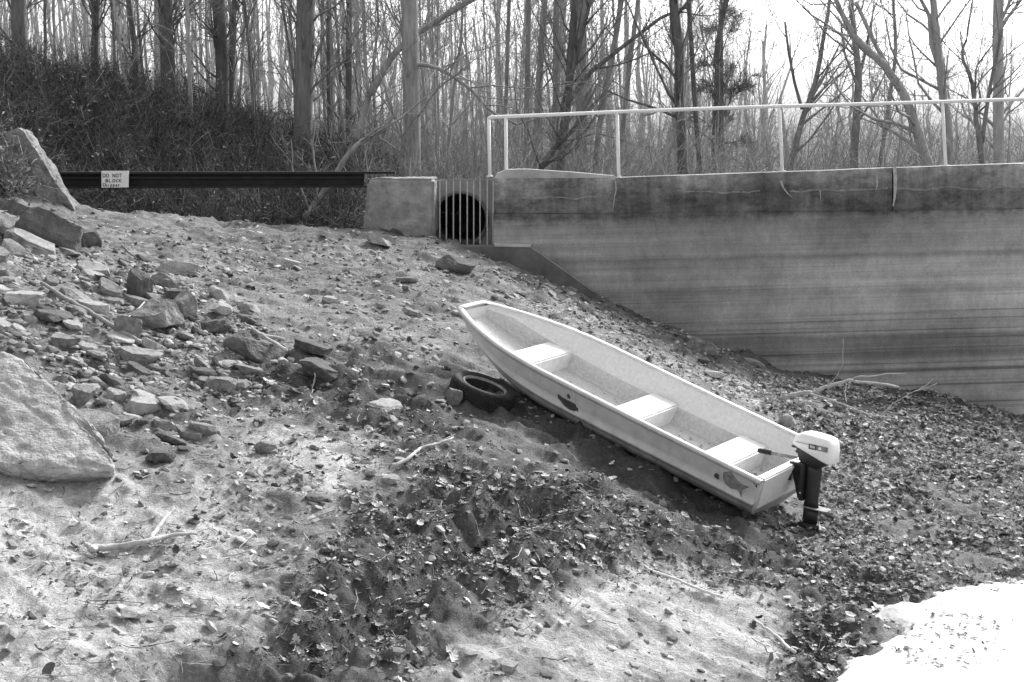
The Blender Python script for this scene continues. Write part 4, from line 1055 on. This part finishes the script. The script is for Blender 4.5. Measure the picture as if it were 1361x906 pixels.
# ------------------------------------------------------------------ sticks and branches on the bank
def stick(name, label, lines, m=M_stick, cat='stick', grp='sticks lying on the bank', nsides=7):
    first = hits([lines[0][0][0][0]], [lines[0][0][0][1]])[0]
    e = empty(name, tuple(first)); tag(e, label, cat, grp)
    for k, (pl, r0, r1, lift) in enumerate(lines):
        q = np.array(pl, float); n = len(q) * 4; t = np.linspace(0, len(q) - 1, n)
        px = np.interp(t, np.arange(len(q)), q[:, 0]); py = np.interp(t, np.arange(len(q)), q[:, 1])
        ends = hits(px[[0, -1]], py[[0, -1]])
        if np.ndim(lift): 
            yv = np.linspace(lift[1], lift[2], n); p = Pv(px, py, yv); lf = 0
        else:
            p = hits(px, py); yv = p[:, 1]; ker = np.ones(5) / 5; yv = np.convolve(np.pad(yv, 2, 'edge'), ker, 'valid'); p = Pv(px, py, yv); p[:, 2] += lift
        p += RNG.normal(0, .003, p.shape)
        g = Geo(); g.tubes(p, np.linspace(r0, r1, n), nsides); o = g.build('stem' if k == 0 else 'branchlet', m, e, True); o.matrix_parent_inverse = Matrix.Translation(-Vector(e.location))
    return e
stick('forked_stick', 'pale forked stick lying on the soil in the left foreground', [([(122, 742), (128, 739), (160, 738), (195, 730), (230, 722), (262, 718)], .030, .012, .06), ([(200, 729), (212, 710), (232, 686)], .020, .013, .065), ([(128, 739), (113, 732)], .024, .014, .05)])
stick('crooked_stick', 'thin crooked pale stick above the dark leaf hollow', [([(520, 629), (545, 614), (556, 604), (562, 600), (580, 596), (603, 588)], .017, .009, .045)])
stick('long_pole', 'long weathered pole lying down through the rubble', [([(55, 383), (95, 408), (130, 428), (160, 447), (188, 463)], .020, .030, .06)], m=mat('weathered_pole', .27, .3, 14, .8, .3, 60))
stick('pale_stick', 'straight pale stick lying across the long dark slab', [([(326, 450), (345, 463), (362, 475), (382, 488)], .010, .022, .17)])
stick('short_stick', 'short pale stick lying beside the straight pale stick', [([(345, 461), (362, 462), (378, 466)], .02, .016, .12)])
M_reed = mat('pale_reed', .62, .15, 14, .8)
stick('reed_stalk', 'thin pale reed lying on the sand near the boat stern', [([(852, 753), (865, 763), (900, 775), (930, 788), (962, 799)], .008, .013, .03)], m=M_reed)
stick('reed_stalk', 'shorter pale reed near the snow at the bottom', [([(1000, 828), (1020, 842), (1040, 858), (1056, 873)], .009, .014, .035)], m=M_reed)
stick('root_twig', 'thin pale twig standing from the rubble below the upright rock', [([(200, 452), (165, 440), (175, 428), (192, 412)], .006, .008, .08)])
stick('thin_twig', 'dark twig on the slope above the pale flat-topped stone', [([(163, 330), (172, 340), (184, 349)], .012, .008, .04)], m=M_bark)
M_right = M_barkm
stick('fallen_branch', 'fallen bare branch arching above the leaves in front of the dam wall', [([(1043, 529), (1055, 524), (1072, 521), (1080, 522), (1095, 515), (1112, 510), (1128, 505), (1145, 508), (1165, 509), (1195, 514)], .030, .012, (0, 17.4, 16.6)), ([(1128, 506), (1140, 500), (1160, 500), (1180, 496), (1205, 497)], .009, .004, (0, 16.9, 16.6)), ([(1078, 524), (1100, 530), (1130, 541), (1155, 551), (1190, 556)], .015, .006, (0, 17.1, 15.9)), ([(1170, 552), (1185, 538), (1205, 525), (1228, 514), (1240, 504)], .006, .003, (0, 16.2, 16.1)), ([(1215, 520), (1230, 516), (1245, 510)], .004, .003, (0, 16.1, 16.1)), ([(1125, 507), (1123, 522), (1125, 535)], .006, .004, (0, 16.9, 16.5)), ([(1100, 513), (1112, 500), (1120, 485), (1121, 450)], .005, .003, (0, 17.0, 17.0))], m=M_stick, cat='branch')
stick('bare_stalk', 'small dry stalk sticking up above the dark slabs', [([(414, 524), (417, 510), (419, 496)], .006, .004, (0, 13.6, 13.6))], grp=None)

# ------------------------------------------------------------------ snow patch at the lower right
sp = [(1178, 803), (1215, 792), (1260, 783), (1310, 778), (1370, 768), (1520, 760), (1560, 1010), (1080, 1010), (1098, 930), (1130, 892), (1185, 862), (1212, 835), (1196, 815)]
xs = np.arange(1.6, 6.2, .035); yy_ = np.arange(7.6, 12.8, .035)
SX, SY = np.meshgrid(xs, yy_, indexing='ij'); bz_ = base(SX, SY)
acc = np.zeros(SX.shape); px, py = proj(np.stack([SX, SY, bz_], -1))
for k in range(12):
    an = k * 2.4; rr = 4 + 2.6 * k
    acc += inpoly(px + rr * math.cos(an) + 40 * fbm(SX * 1.6, SY * 1.6, 3, 160), py + rr * .6 * math.sin(an) + 24 * fbm(SX * 2.5, SY * 2.5, 4, 170), sp) / 12
hs = bz_ - .04 + .10 * sm(0.05, 1, acc) + .03 * fbm(SX * 2, SY * 2, 4, 180) + .012 * fbm(SX * 9, SY * 9, 3, 181)
keep = acc > .02; fi = grid_faces(*SX.shape); kf = keep.ravel()
fi = fi[kf[fi].all(1)]
tag(link('snow', mesh_np('snow', np.stack([SX, SY, hs], -1), None, fi, True), M_snow), 'white snow patch at the lower right of the bank', kind='structure')
# leaves fallen on the snow
g = Geo(); q = scatter_px([(1190, 850), (1260, 810), (1330, 830), (1340, 880), (1260, 900), (1180, 895)], 130); pp = hits(q[:, 0], q[:, 1])
sx_, sy_ = pp[:, 0], pp[:, 1]; ix = np.clip(((sx_ - xs[0]) / .035).round().astype(int), 0, len(xs) - 1); iy = np.clip(((sy_ - yy_[0]) / .035).round().astype(int), 0, len(yy_) - 1)
pp[:, 2] = np.maximum(hs[ix, iy], pp[:, 2]) + .004; sz = RNG.uniform(.015, .055, len(pp))
for k, T in enumerate(LT): add_scatter(g, T, pp[k::6], sz[k::6], .2, .06, .05)
tag(g.build('leaf_litter', mat('snow_leaf', .34, .3, 30, .7, 0, island=.5)), 'few leaves scattered on the snow patch', kind='stuff')

# ------------------------------------------------------------------ trees
def grow(par, rpar, cnt, t0, t1, ln, spread, up, m, rfac=.5, wob=.06):
    """children for k parent polylines: par (k,p,3), rpar (k,p) -> (k*cnt, m, 3), radii"""
    k, p, _ = par.shape; n = k * cnt
    pi = np.repeat(np.arange(k), cnt); t = RNG.uniform(t0, t1, n) * (p - 1); i = np.clip(t.astype(int), 0, p - 2); f = (t - i)[:, None]
    st = par[pi, i] * (1 - f) + par[pi, i + 1] * f; r0 = rpar[pi, i] * (1 - f[:, 0]) + rpar[pi, i + 1] * f[:, 0]
    d = par[pi, i + 1] - par[pi, i]; d /= np.linalg.norm(d, axis=1, keepdims=True) + 1e-9
    rn = RNG.normal(0, 1, (n, 3)); rn -= (rn * d).sum(1, keepdims=True) * d; rn /= np.linalg.norm(rn, axis=1, keepdims=True) + 1e-9
    sp_ = np.tan(RNG.uniform(spread * .5, spread * 1.3, n))[:, None]
    d = d + rn * sp_; d /= np.linalg.norm(d, axis=1, keepdims=True)
    L = ln * RNG.uniform(.55, 1.25, n)
    pts = [st]; cur = d
    for s in range(m - 1):
        cur = cur + RNG.normal(0, wob * 3, (n, 3)) + np.array([0, 0, up]); cur /= np.linalg.norm(cur, axis=1, keepdims=True)
        pts.append(pts[-1] + cur * (L / (m - 1))[:, None])
    pts = np.stack(pts, 1); r = (np.clip(r0 * rfac, .004, None))[:, None] * np.linspace(1, .3, m)[None]
    return pts, np.clip(r, .0035, None)
def make_tree(name, line, r, mats, limbs=10, sub=6, twig=5, ln=2.2, up=.10, label=None, group=None, low=.12, nside=8, extra=(), lr=.45):
    """line: polyline (n,3) from the foot up; trunk and limbs one mesh, crown of fine twigs another"""
    e = empty(name, tuple(line[0])); tag(e, label, 'tree', group)
    inv = Matrix.Translation(-Vector(e.location))
    g = Geo(); g.tubes(line, r, nside)
    for l2, r2 in extra: g.tubes(l2, r2, 6)
    a, ar = grow(line[None], np.minimum(r, .12)[None], limbs, low, .95, ln, .75, up, 6, lr)
    for l2, r2 in extra:
        b_, br_ = grow(l2[None], r2[None], max(3, limbs // 3), .2, .95, ln * .7, .7, up, 6, .5); a = np.concatenate([a, b_]); ar = np.concatenate([ar, br_])
    big = ar[:, 0] > .0
    g.tubes(a, ar, 4); o = g.build('trunk', mats[0], e, True); o.matrix_parent_inverse = inv
    c, cr_ = grow(a, ar, sub, .15, .98, ln * .42, .7, up * .7, 4, .55)
    d, dr_ = grow(c, cr_, twig, .2, .98, ln * .2, .7, .05, 3, .6)
    g = Geo(); g.tubes(c, cr_, 3); g.tubes(d, dr_, 3); o = g.build('crown', mats[1], e); o.matrix_parent_inverse = inv; o['kind'] = 'stuff'
    return e
BACK_H = lambda x, y: float(back(np.array(x), np.array(y)))
def traced(px_line, y, w0, w1, mats, label, ext=6., **k):
    """trunk as seen: px_line from top to foot, prolonged above the frame and down to the ground"""
    q = np.array(px_line[::-1], float); n = max(7, len(q) * 4); t = np.linspace(0, len(q) - 1, n)
    p = Pv(np.interp(t, np.arange(len(q)), q[:, 0]), np.interp(t, np.arange(len(q)), q[:, 1]), np.full(n, y))
    for _ in range(2):
        p[1:-1] = (p[:-2] + 2 * p[1:-1] + p[2:]) / 4
    p[:, 0] += .02 * np.cumsum(RNG.normal(0, .4, n)); p[:, 1] += np.cumsum(RNG.normal(0, .03, n))
    foot = p[0].copy(); foot[2] = BACK_H(foot[0], foot[1]) - .15
    d = p[-1] - p[-4]; d /= np.linalg.norm(d); d = d * .6 + np.array([0, 0, .4])
    topp = [p[-1] + d * ext * s for s in (.33, .66, 1)]
    sc_ = y / F / 2
    r = np.concatenate([[w1 * sc_ * 1.12], np.linspace(w1, w0, n) * sc_, w0 * sc_ * np.array([.8, .55, .2])])
    line = np.concatenate([[foot] if foot[2] < p[0][2] - .05 else [p[0] - (0, 0, .2)], p, topp])
    ex = []
    for l2, wa, wb in k.pop('forks', ()):
        q2 = np.array(l2, float); m_ = len(q2) * 4; t2 = np.linspace(0, len(q2) - 1, m_)
        pp = Pv(np.interp(t2, np.arange(len(q2)), q2[:, 0]), np.interp(t2, np.arange(len(q2)), q2[:, 1]), np.full(m_, y))
        pp[:, 1] += np.linspace(0, 1, m_) * RNG.normal(0, .4)
        ex.append((pp, np.linspace(wa, wb, m_) * sc_))
    return make_tree('bare_tree', line, r, mats, label=label, extra=ex, **k)
DK, MD, LT_ = (M_bark, M_twig), (M_barkm, M_twig), (M_barkl, mat('pale_twig', .24, .3, 4, .95, 0))
MC = (mat('mid_grey_bark', .29, .4, 4, .95, .8, 14, stretch=(3, 3, .5)), mat('mid_twig', .28, .3, 4, .95)); MP = (mat('far_grey_bark', .36, .3, 4, .95), mat('far_twig', .36, .3, 4, .95))  # haze over the middle and far trees put into paler bark and twigs
T1 = 'bare trees on the bushy left hill'; T2 = 'bare trees behind the culvert'; T3 = 'bare trees behind the railing'
few = dict(limbs=12, sub=7, twig=6, lr=.26)
traced([(28, 0), (28, 90)], 40, 20, 23, MD, 'broad grey trunk nearest the left edge on the bushy hill', group=T1, **few)
traced([(127, 0), (128, 110)], 38, 10, 11, DK, 'slim dark tree between the left-edge trunk and the thick dark one', group=T1, **few)
traced([(168, 0), (178, 70), (181, 130)], 37, 7, 9, DK, 'slim wavy dark tree on the hill above the sign', group=T1, **few)
traced([(214, 0), (220, 60), (226, 160)], 36, 18, 20, DK, 'thick dark trunk on the hill right above the white sign', group=T1, **few)
traced([(252, 20), (254, 80), (255, 185)], 35, 5, 6, LT_, 'thin pale sapling between two thick dark trunks', group=T1, **few)
traced([(289, 0), (293, 80), (297, 165)], 37, 17, 18, DK, 'second thick dark trunk on the hill, right of the pale sapling', group=T1, **few)
traced([(312, 0), (309, 60), (306, 140)], 39, 8, 9, DK, 'slender dark tree just right of the second thick trunk', group=T1, **few)
traced([(407, 0), (405, 80), (403, 190)], 35, 24, 25, MD, 'thickest straight grey trunk behind the middle of the beam', group=T1, **few)
traced([(436, 0), (437, 90), (438, 200)], 41, 5, 6, DK, 'thin pole-like tree just right of the thickest grey trunk', group=T1, **few)
traced([(466, 0), (466, 90), (464, 210)], 39, 8, 9, DK, 'straight slim tree behind the leaning trunk', group=T1, **few)
traced([(545, 0), (547, 90), (549, 245)], 31, 22, 23, MC, 'thick straight grey trunk rising behind the culvert block', group=T2, **few)
traced([(636, -8), (585, 22), (545, 48), (520, 74), (503, 105), (487, 140), (478, 178), (455, 224)], 33, 7, 11, MC, 'leaning curved tree crossing the thick trunk behind the culvert', group=T2, ext=2, **few)
traced([(500, 180), (478, 188), (450, 225), (425, 262), (398, 296)], 27, 6, 8, MC, 'leaning dead stem reaching down below the beam', group=T2, ext=1, limbs=5, sub=3, twig=3)
traced([(690, 165), (655, 150), (632, 122), (592, 92), (556, 84), (549, 90)], 31, 3, 6, MC, 'arching thin limb bending right from the thick trunk behind the culvert', group=T2, ext=1, limbs=10, sub=4, twig=3, up=.0)
traced([(677, 0), (672, 100), (669, 240)], 38, 5, 6, MC, 'thin straight tree behind the first railing posts', group=T3, **few)
traced([(702, 0), (700, 240)], 37, 7, 8, MC, 'leftmost trunk of the dense clump behind the railing', group=T3, **few)
traced([(723, 0), (716, 90), (709, 240)], 36, 8, 9, MC, 'second trunk of the dense clump, leaning slightly left', group=T3, **few)
traced([(741, 0), (738, 240)], 39, 9, 10, MC, 'straight grey trunk in the middle of the dense clump', group=T3, **few)
traced([(763, 0), (758, 80), (752, 150), (744, 240)], 34, 10, 13, DK, 'dark bent trunk in the dense clump behind the railing', group=T3, forks=[([(752, 140), (785, 95), (830, 60), (880, 22), (915, 8)], 8, 4), ([(754, 120), (770, 60), (785, 0)], 7, 5)], **few)
traced([(771, 0), (774, 240)], 37, 15, 16, MC, 'thickest straight trunk of the dense clump behind the railing', group=T3, **few)
traced([(826, 0), (815, 70), (800, 150), (792, 240)], 37, 7, 9, MC, 'right trunk of the dense clump leaning outward', group=T3, **few)
traced([(765, 170), (745, 190), (722, 220), (714, 240)], 30, 6, 11, DK, 'short dark leaning trunk low behind the railing', group=T3, ext=1.2, **few)
traced([(846, 0), (835, 90), (822, 240)], 40, 6, 7, MC, 'thin tree leaning right near the second tall railing post', group=T3, **few)
traced([(893, 0), (900, 60), (902, 140), (908, 240)], 32, 12, 14, DK, 'single dark trunk standing alone right of the dense clump', group=T3, limbs=12, sub=7, twig=5, lr=.35)
traced([(917, 0), (922, 110), (931, 240)], 36, 6, 7, DK, 'slim dark tree just right of the lone dark trunk', group=T3, **few)
traced([(966, 0), (955, 60), (951, 150), (950, 240)], 35, 7, 8, DK, 'slim tree in front of the pine', group=T3, **few)
M_right = mat('hazed_bark', .34, .35, 4, .95, .6, 14, stretch=(3, 3, .5)); DK = (mat('mid_bark', .22, .4, 4, .95, .8, 14, stretch=(3, 3, .5)), M_right); MD = (M_right, M_right)  # light veil over the right-hand trees painted as paler bark
RT = dict(limbs=8, sub=6, twig=4, lr=.4)
traced([(1098, 20), (1090, 80), (1076, 130), (1058, 180), (1050, 225)], 34, 5, 9, DK, 'forked shrubby tree behind the middle railing post', group=T3, ext=2.5, forks=[([(1066, 145), (1055, 110), (1046, 70), (1040, 30)], 5, 3), ([(1075, 135), (1100, 100), (1125, 55)], 5, 2), ([(1068, 150), (1092, 120), (1115, 85)], 4, 2)], **RT)
traced([(1130, -5), (1134, 60), (1140, 110), (1135, 225)], 33, 6, 12, DK, 'dark upright tree between the middle and right railing posts', group=T3, ext=3, forks=[([(1138, 120), (1150, 70), (1160, 20)], 5, 3), ([(1138, 110), (1122, 70), (1118, 30)], 4, 2)], **RT)
traced([(1185, 0), (1190, 70), (1182, 140), (1168, 225)], 37, 4, 6, DK, 'thin wavy tree left of the big leaning trunk', group=T3, **RT)
traced([(1112, -5), (1132, 45), (1150, 65), (1176, 87), (1200, 122), (1220, 172), (1234, 222)], 31, 6, 15, MD, 'big trunk leaning left behind the right railing post', group=T3, ext=3, forks=[([(1182, 92), (1166, 58), (1143, 0)], 7, 5), ([(1232, 210), (1210, 188), (1180, 168), (1165, 145), (1150, 122)], 7, 2), ([(1226, 190), (1215, 150), (1212, 120)], 3, 2)], **RT)
traced([(1243, -5), (1247, 60), (1253, 110), (1258, 160), (1264, 225)], 33, 9, 13, MD, 'forked grey trunk right behind the right railing post', group=T3, forks=[([(1252, 100), (1240, 60), (1238, 20), (1224, -10)], 8, 5)], **RT)
traced([(1280, 40), (1271, 75), (1288, 107), (1296, 145), (1306, 225)], 32, 3, 8, DK, 'small crooked dark tree left of the pale right-edge trunk', group=T3, ext=1, forks=[([(1305, 190), (1310, 120), (1322, 40)], 6, 4), ([(1296, 140), (1292, 90), (1310, 60)], 3, 2)], **RT)
traced([(1330, -5), (1328, 225)], 35, 14, 15, LT_, 'pale straight trunk near the right edge behind the railing', group=T3, **RT)

# pine with soft needle sprays, behind the lone dark trunk
pe = empty('pine_tree', (6.4, 43, BACK_H(6.4, 43))); tag(pe, 'hazy pine tree with needle sprays behind the slim trees right of the clump', 'tree')
line = np.array([(6.4, 43, BACK_H(6.4, 43) - .1 + t) for t in np.linspace(0, 8.5, 10)]); rr = np.linspace(.10, .02, 10)
g = Geo(); g.tubes(line, rr, 7); a, ar = grow(line[None], rr[None], 26, .15, .98, 1.1, 1.2, .02, 5, .35); g.tubes(a, ar, 4); o = g.build('trunk', M_bark, pe); o.matrix_parent_inverse = Matrix.Translation(-Vector(pe.location))
c, cr_ = grow(a, ar, 10, .3, 1, .35, .7, .05, 3, .5); d, dr_ = grow(c, cr_, 20, .05, 1, .20, .8, .1, 2, .6)
g = Geo(); g.tubes(c, cr_, 3); g.tubes(d, np.clip(dr_, .005, .009), 3); o = g.build('crown', M_pine, pe); o.matrix_parent_inverse = Matrix.Translation(-Vector(pe.location)); o['kind'] = 'stuff'

# saplings and slender trees filling the woods: copies of ten models
models = []
for k in range(10):
    h = random.uniform(8, 12); n = 10; zz_ = np.linspace(0, h, n)
    ln_ = np.stack([np.cumsum(RNG.normal(0, .07, n)), np.cumsum(RNG.normal(0, .07, n)), zz_], -1); ln_ -= ln_[0]
    r_ = np.linspace(random.uniform(.028, .06), .010, n)
    models.append(make_tree('slender_tree', ln_, r_, *((MP,) if k % 2 else ((M_barkm, M_twig),)), limbs=18, sub=7, twig=5, ln=1.5, up=.14, low=.06, nside=5))
spots = []
for _ in range(15):
    y = random.uniform(33, 42); spots.append((random.uniform(-.40, .0) * y, y, 0))
for _ in range(62):
    y = random.uniform(42, 62); spots.append((random.uniform(-.40, .15) * y, y, 0))
for _ in range(9):
    y = random.uniform(35, 46); spots.append((random.uniform(-.06, .14) * y, y, 1))
for _ in range(26):
    y = random.uniform(45, 64); spots.append((random.uniform(.1, .42) * y, y, 2))
LAB = ('slender bare tree in the crowd of thin trunks on the left', 'slender bare tree in the thicket behind the railing', 'faint slender tree far behind the right part of the railing')
GRP = ('thin trees of the left woods', 'thin trees behind the railing', 'far thin trees on the right')
used = set()
for k, (x, y, c) in enumerate(spots):
    src = models[k if k < 10 else (RNG.integers(0, 5) * 2 + (1 if (y > 46 or x / y > -.06) else 0))]
    if k < 10: e = src
    else:
        e = src.copy(); COL.objects.link(e)
        for ch in src.children:
            q = ch.copy(); COL.objects.link(q); q.parent = e
    e.location = (x, y, BACK_H(x, y) - .1); e.rotation_euler = (RNG.normal(0, .05), RNG.normal(0, .06), random.uniform(0, 6.28))
    s = random.uniform(.75, 1.2) * (.62 if c == 2 else 1); e.scale = (s, s, s)
    tag(e, LAB[c], 'tree', GRP[c])

# far wood reading as one mass
g = Geo(); n = 520; y = RNG.uniform(62, 130, n); x = RNG.uniform(-.45, .45, n) * y
keep_ = RNG.random(n) < np.interp(x / y, [-.4, .08, .2, .4], [1, 1, .35, .25]); x, y = x[keep_], y[keep_]; n = len(x)
z = back(x, y); h = RNG.uniform(5, 11, n) * np.interp(x / y, [.08, .2], [1, .55])
lean = RNG.normal(0, .05, (n, 2)); tt_ = np.linspace(0, 1, 5)
L_ = np.stack([x[:, None] + lean[:, :1] * h[:, None] * tt_ + RNG.normal(0, .12, (n, 5)), y[:, None] + lean[:, 1:] * h[:, None] * tt_, z[:, None] + h[:, None] * tt_], -1)
r_ = RNG.uniform(.04, .16, n)[:, None] * np.linspace(1, .3, 5); g.tubes(L_, r_, 4)
a, ar = grow(L_, r_, 6, .1, 1, 2.2, .6, .15, 4, .4); g.tubes(a, np.clip(ar, .012, None), 3)
b_, br_ = grow(a, ar, 3, .2, 1, 1.0, .6, .1, 3, .5); g.tubes(b_, np.clip(br_, .010, None), 3)
tag(g.build('distant_woods', mat('far_bark', .45, .3, 2, .95)), 'far leafless wood behind the dam', kind='stuff')  # distance haze put into the pale bark colour

# ------------------------------------------------------------------ undergrowth on the hill, in the gully and behind the railing
def brush(n, xr, yr, ln, rad_, lean, name, label, dens=None, m=M_brush, leafn=0, lm=M_brushleaf, twigs=4, leafsize=(.03, .07)):
    y = RNG.uniform(*yr, n); x = RNG.uniform(xr[0], xr[1], n) * y
    if dens is not None:
        k = RNG.random(n) < dens(x, y); x, y = x[k], y[k]; n = len(x)
    z = back(x, y); z = np.where((y < 25.5) & (x < -2.4), base(x, y), z)
    L = RNG.uniform(*ln, n); d = np.stack([RNG.normal(0, lean, n), RNG.normal(0, lean, n), np.ones(n)], -1); d /= np.linalg.norm(d, axis=1, keepdims=True)
    pts = [np.stack([x, y, z - .05], -1)]
    for s in range(3):
        d = d + RNG.normal(0, .25, (n, 3)) + np.array([0, 0, -.16 * s * (lean > .6) - .04 * s]); d /= np.linalg.norm(d, axis=1, keepdims=True); pts.append(pts[-1] + d * (L / 3)[:, None])
    pl = np.stack(pts, 1); r = RNG.uniform(*rad_, n)[:, None] * np.array([1, .8, .6, .35])
    g = Geo(); g.tubes(pl, r, 3)
    if twigs:
        a, ar = grow(pl, r, twigs, .2, 1, float(np.mean(ln)) * .4, .8, .05, 3, .6); g.tubes(a, np.clip(ar, .003, None), 3)
    tag(g.build(name, m), label, kind='stuff')
    if leafn:
        g = Geo(); i = RNG.integers(0, n, leafn); t = RNG.uniform(.05, 1, leafn) * 3; j = np.clip(t.astype(int), 0, 2); f = (t - j)[:, None]
        p = pl[i, j] * (1 - f) + pl[i, j + 1] * f + RNG.normal(0, .07, (leafn, 3)); sz = RNG.uniform(*leafsize, leafn)
        for k, T in enumerate(LS): add_scatter(g, T, p[k::4], sz[k::4] * 1.6, 1.0, 0, 0)
        tag(g.build('undergrowth', lm), 'dead and evergreen leaves clinging in the brush', kind='stuff')
brush(11000, (-.42, -.085), (25.4, 41), (.35, 1.7), (.005, .012), .85, 'undergrowth', 'dark tangled brush covering the left hillside behind the beam', dens=lambda x, y: np.clip(1.15 - (x / y + .30) * 2.6, .25, 1), leafn=24000, leafsize=(.02, .055))
brush(1100, (-.45, -.26), (21.6, 25), (.4, 1.1), (.005, .010), .5, 'undergrowth', 'brambles at the left end of the beam around the wing wall', dens=lambda x, y: (x / y < -.345).astype(float), leafn=3000, m=mat('bramble_stem', .20, .3, 3, .95, 0, island=.5), lm=M_leafd)
brush(1900, (-.12, .42), (27, 46), (.6, 2.4), (.005, .011), .2, 'undergrowth', 'leafless scrub behind the white railing', twigs=7, m=mat('scrub_twig', .30, .3, 3, .95, 0, island=.4), dens=lambda x, y: np.interp(x / y, [.1, .25], [1, .5]))
brush(1500, (-.42, -.05), (26, 42), (.6, 2.2), (.004, .009), .4, 'undergrowth', 'paler thin stems standing out of the dark hillside brush', twigs=5, m=mat('pale_stem', .16, .3, 3, .95, 0, island=.6), dens=lambda x, y: np.clip(.25 + 2.5 * fbm(x * .5, y * .5, 3, 300), 0, 1), leafn=6000, lm=mat('pale_brush_leaf', .20, .3, 3, .9, 0, island=.8), leafsize=(.03, .07))
brush(700, (-.42, -.350), (21.3, 22.2), (.4, 1.1), (.004, .009), .5, 'undergrowth', 'grey brambles growing over the left part of the wing wall', m=mat('grey_bramble', .22, .4, 3, .95, 0, island=.5), leafn=5000, lm=mat('grey_bramble_leaf', .20, .4, 3, .9, 0, island=.8))
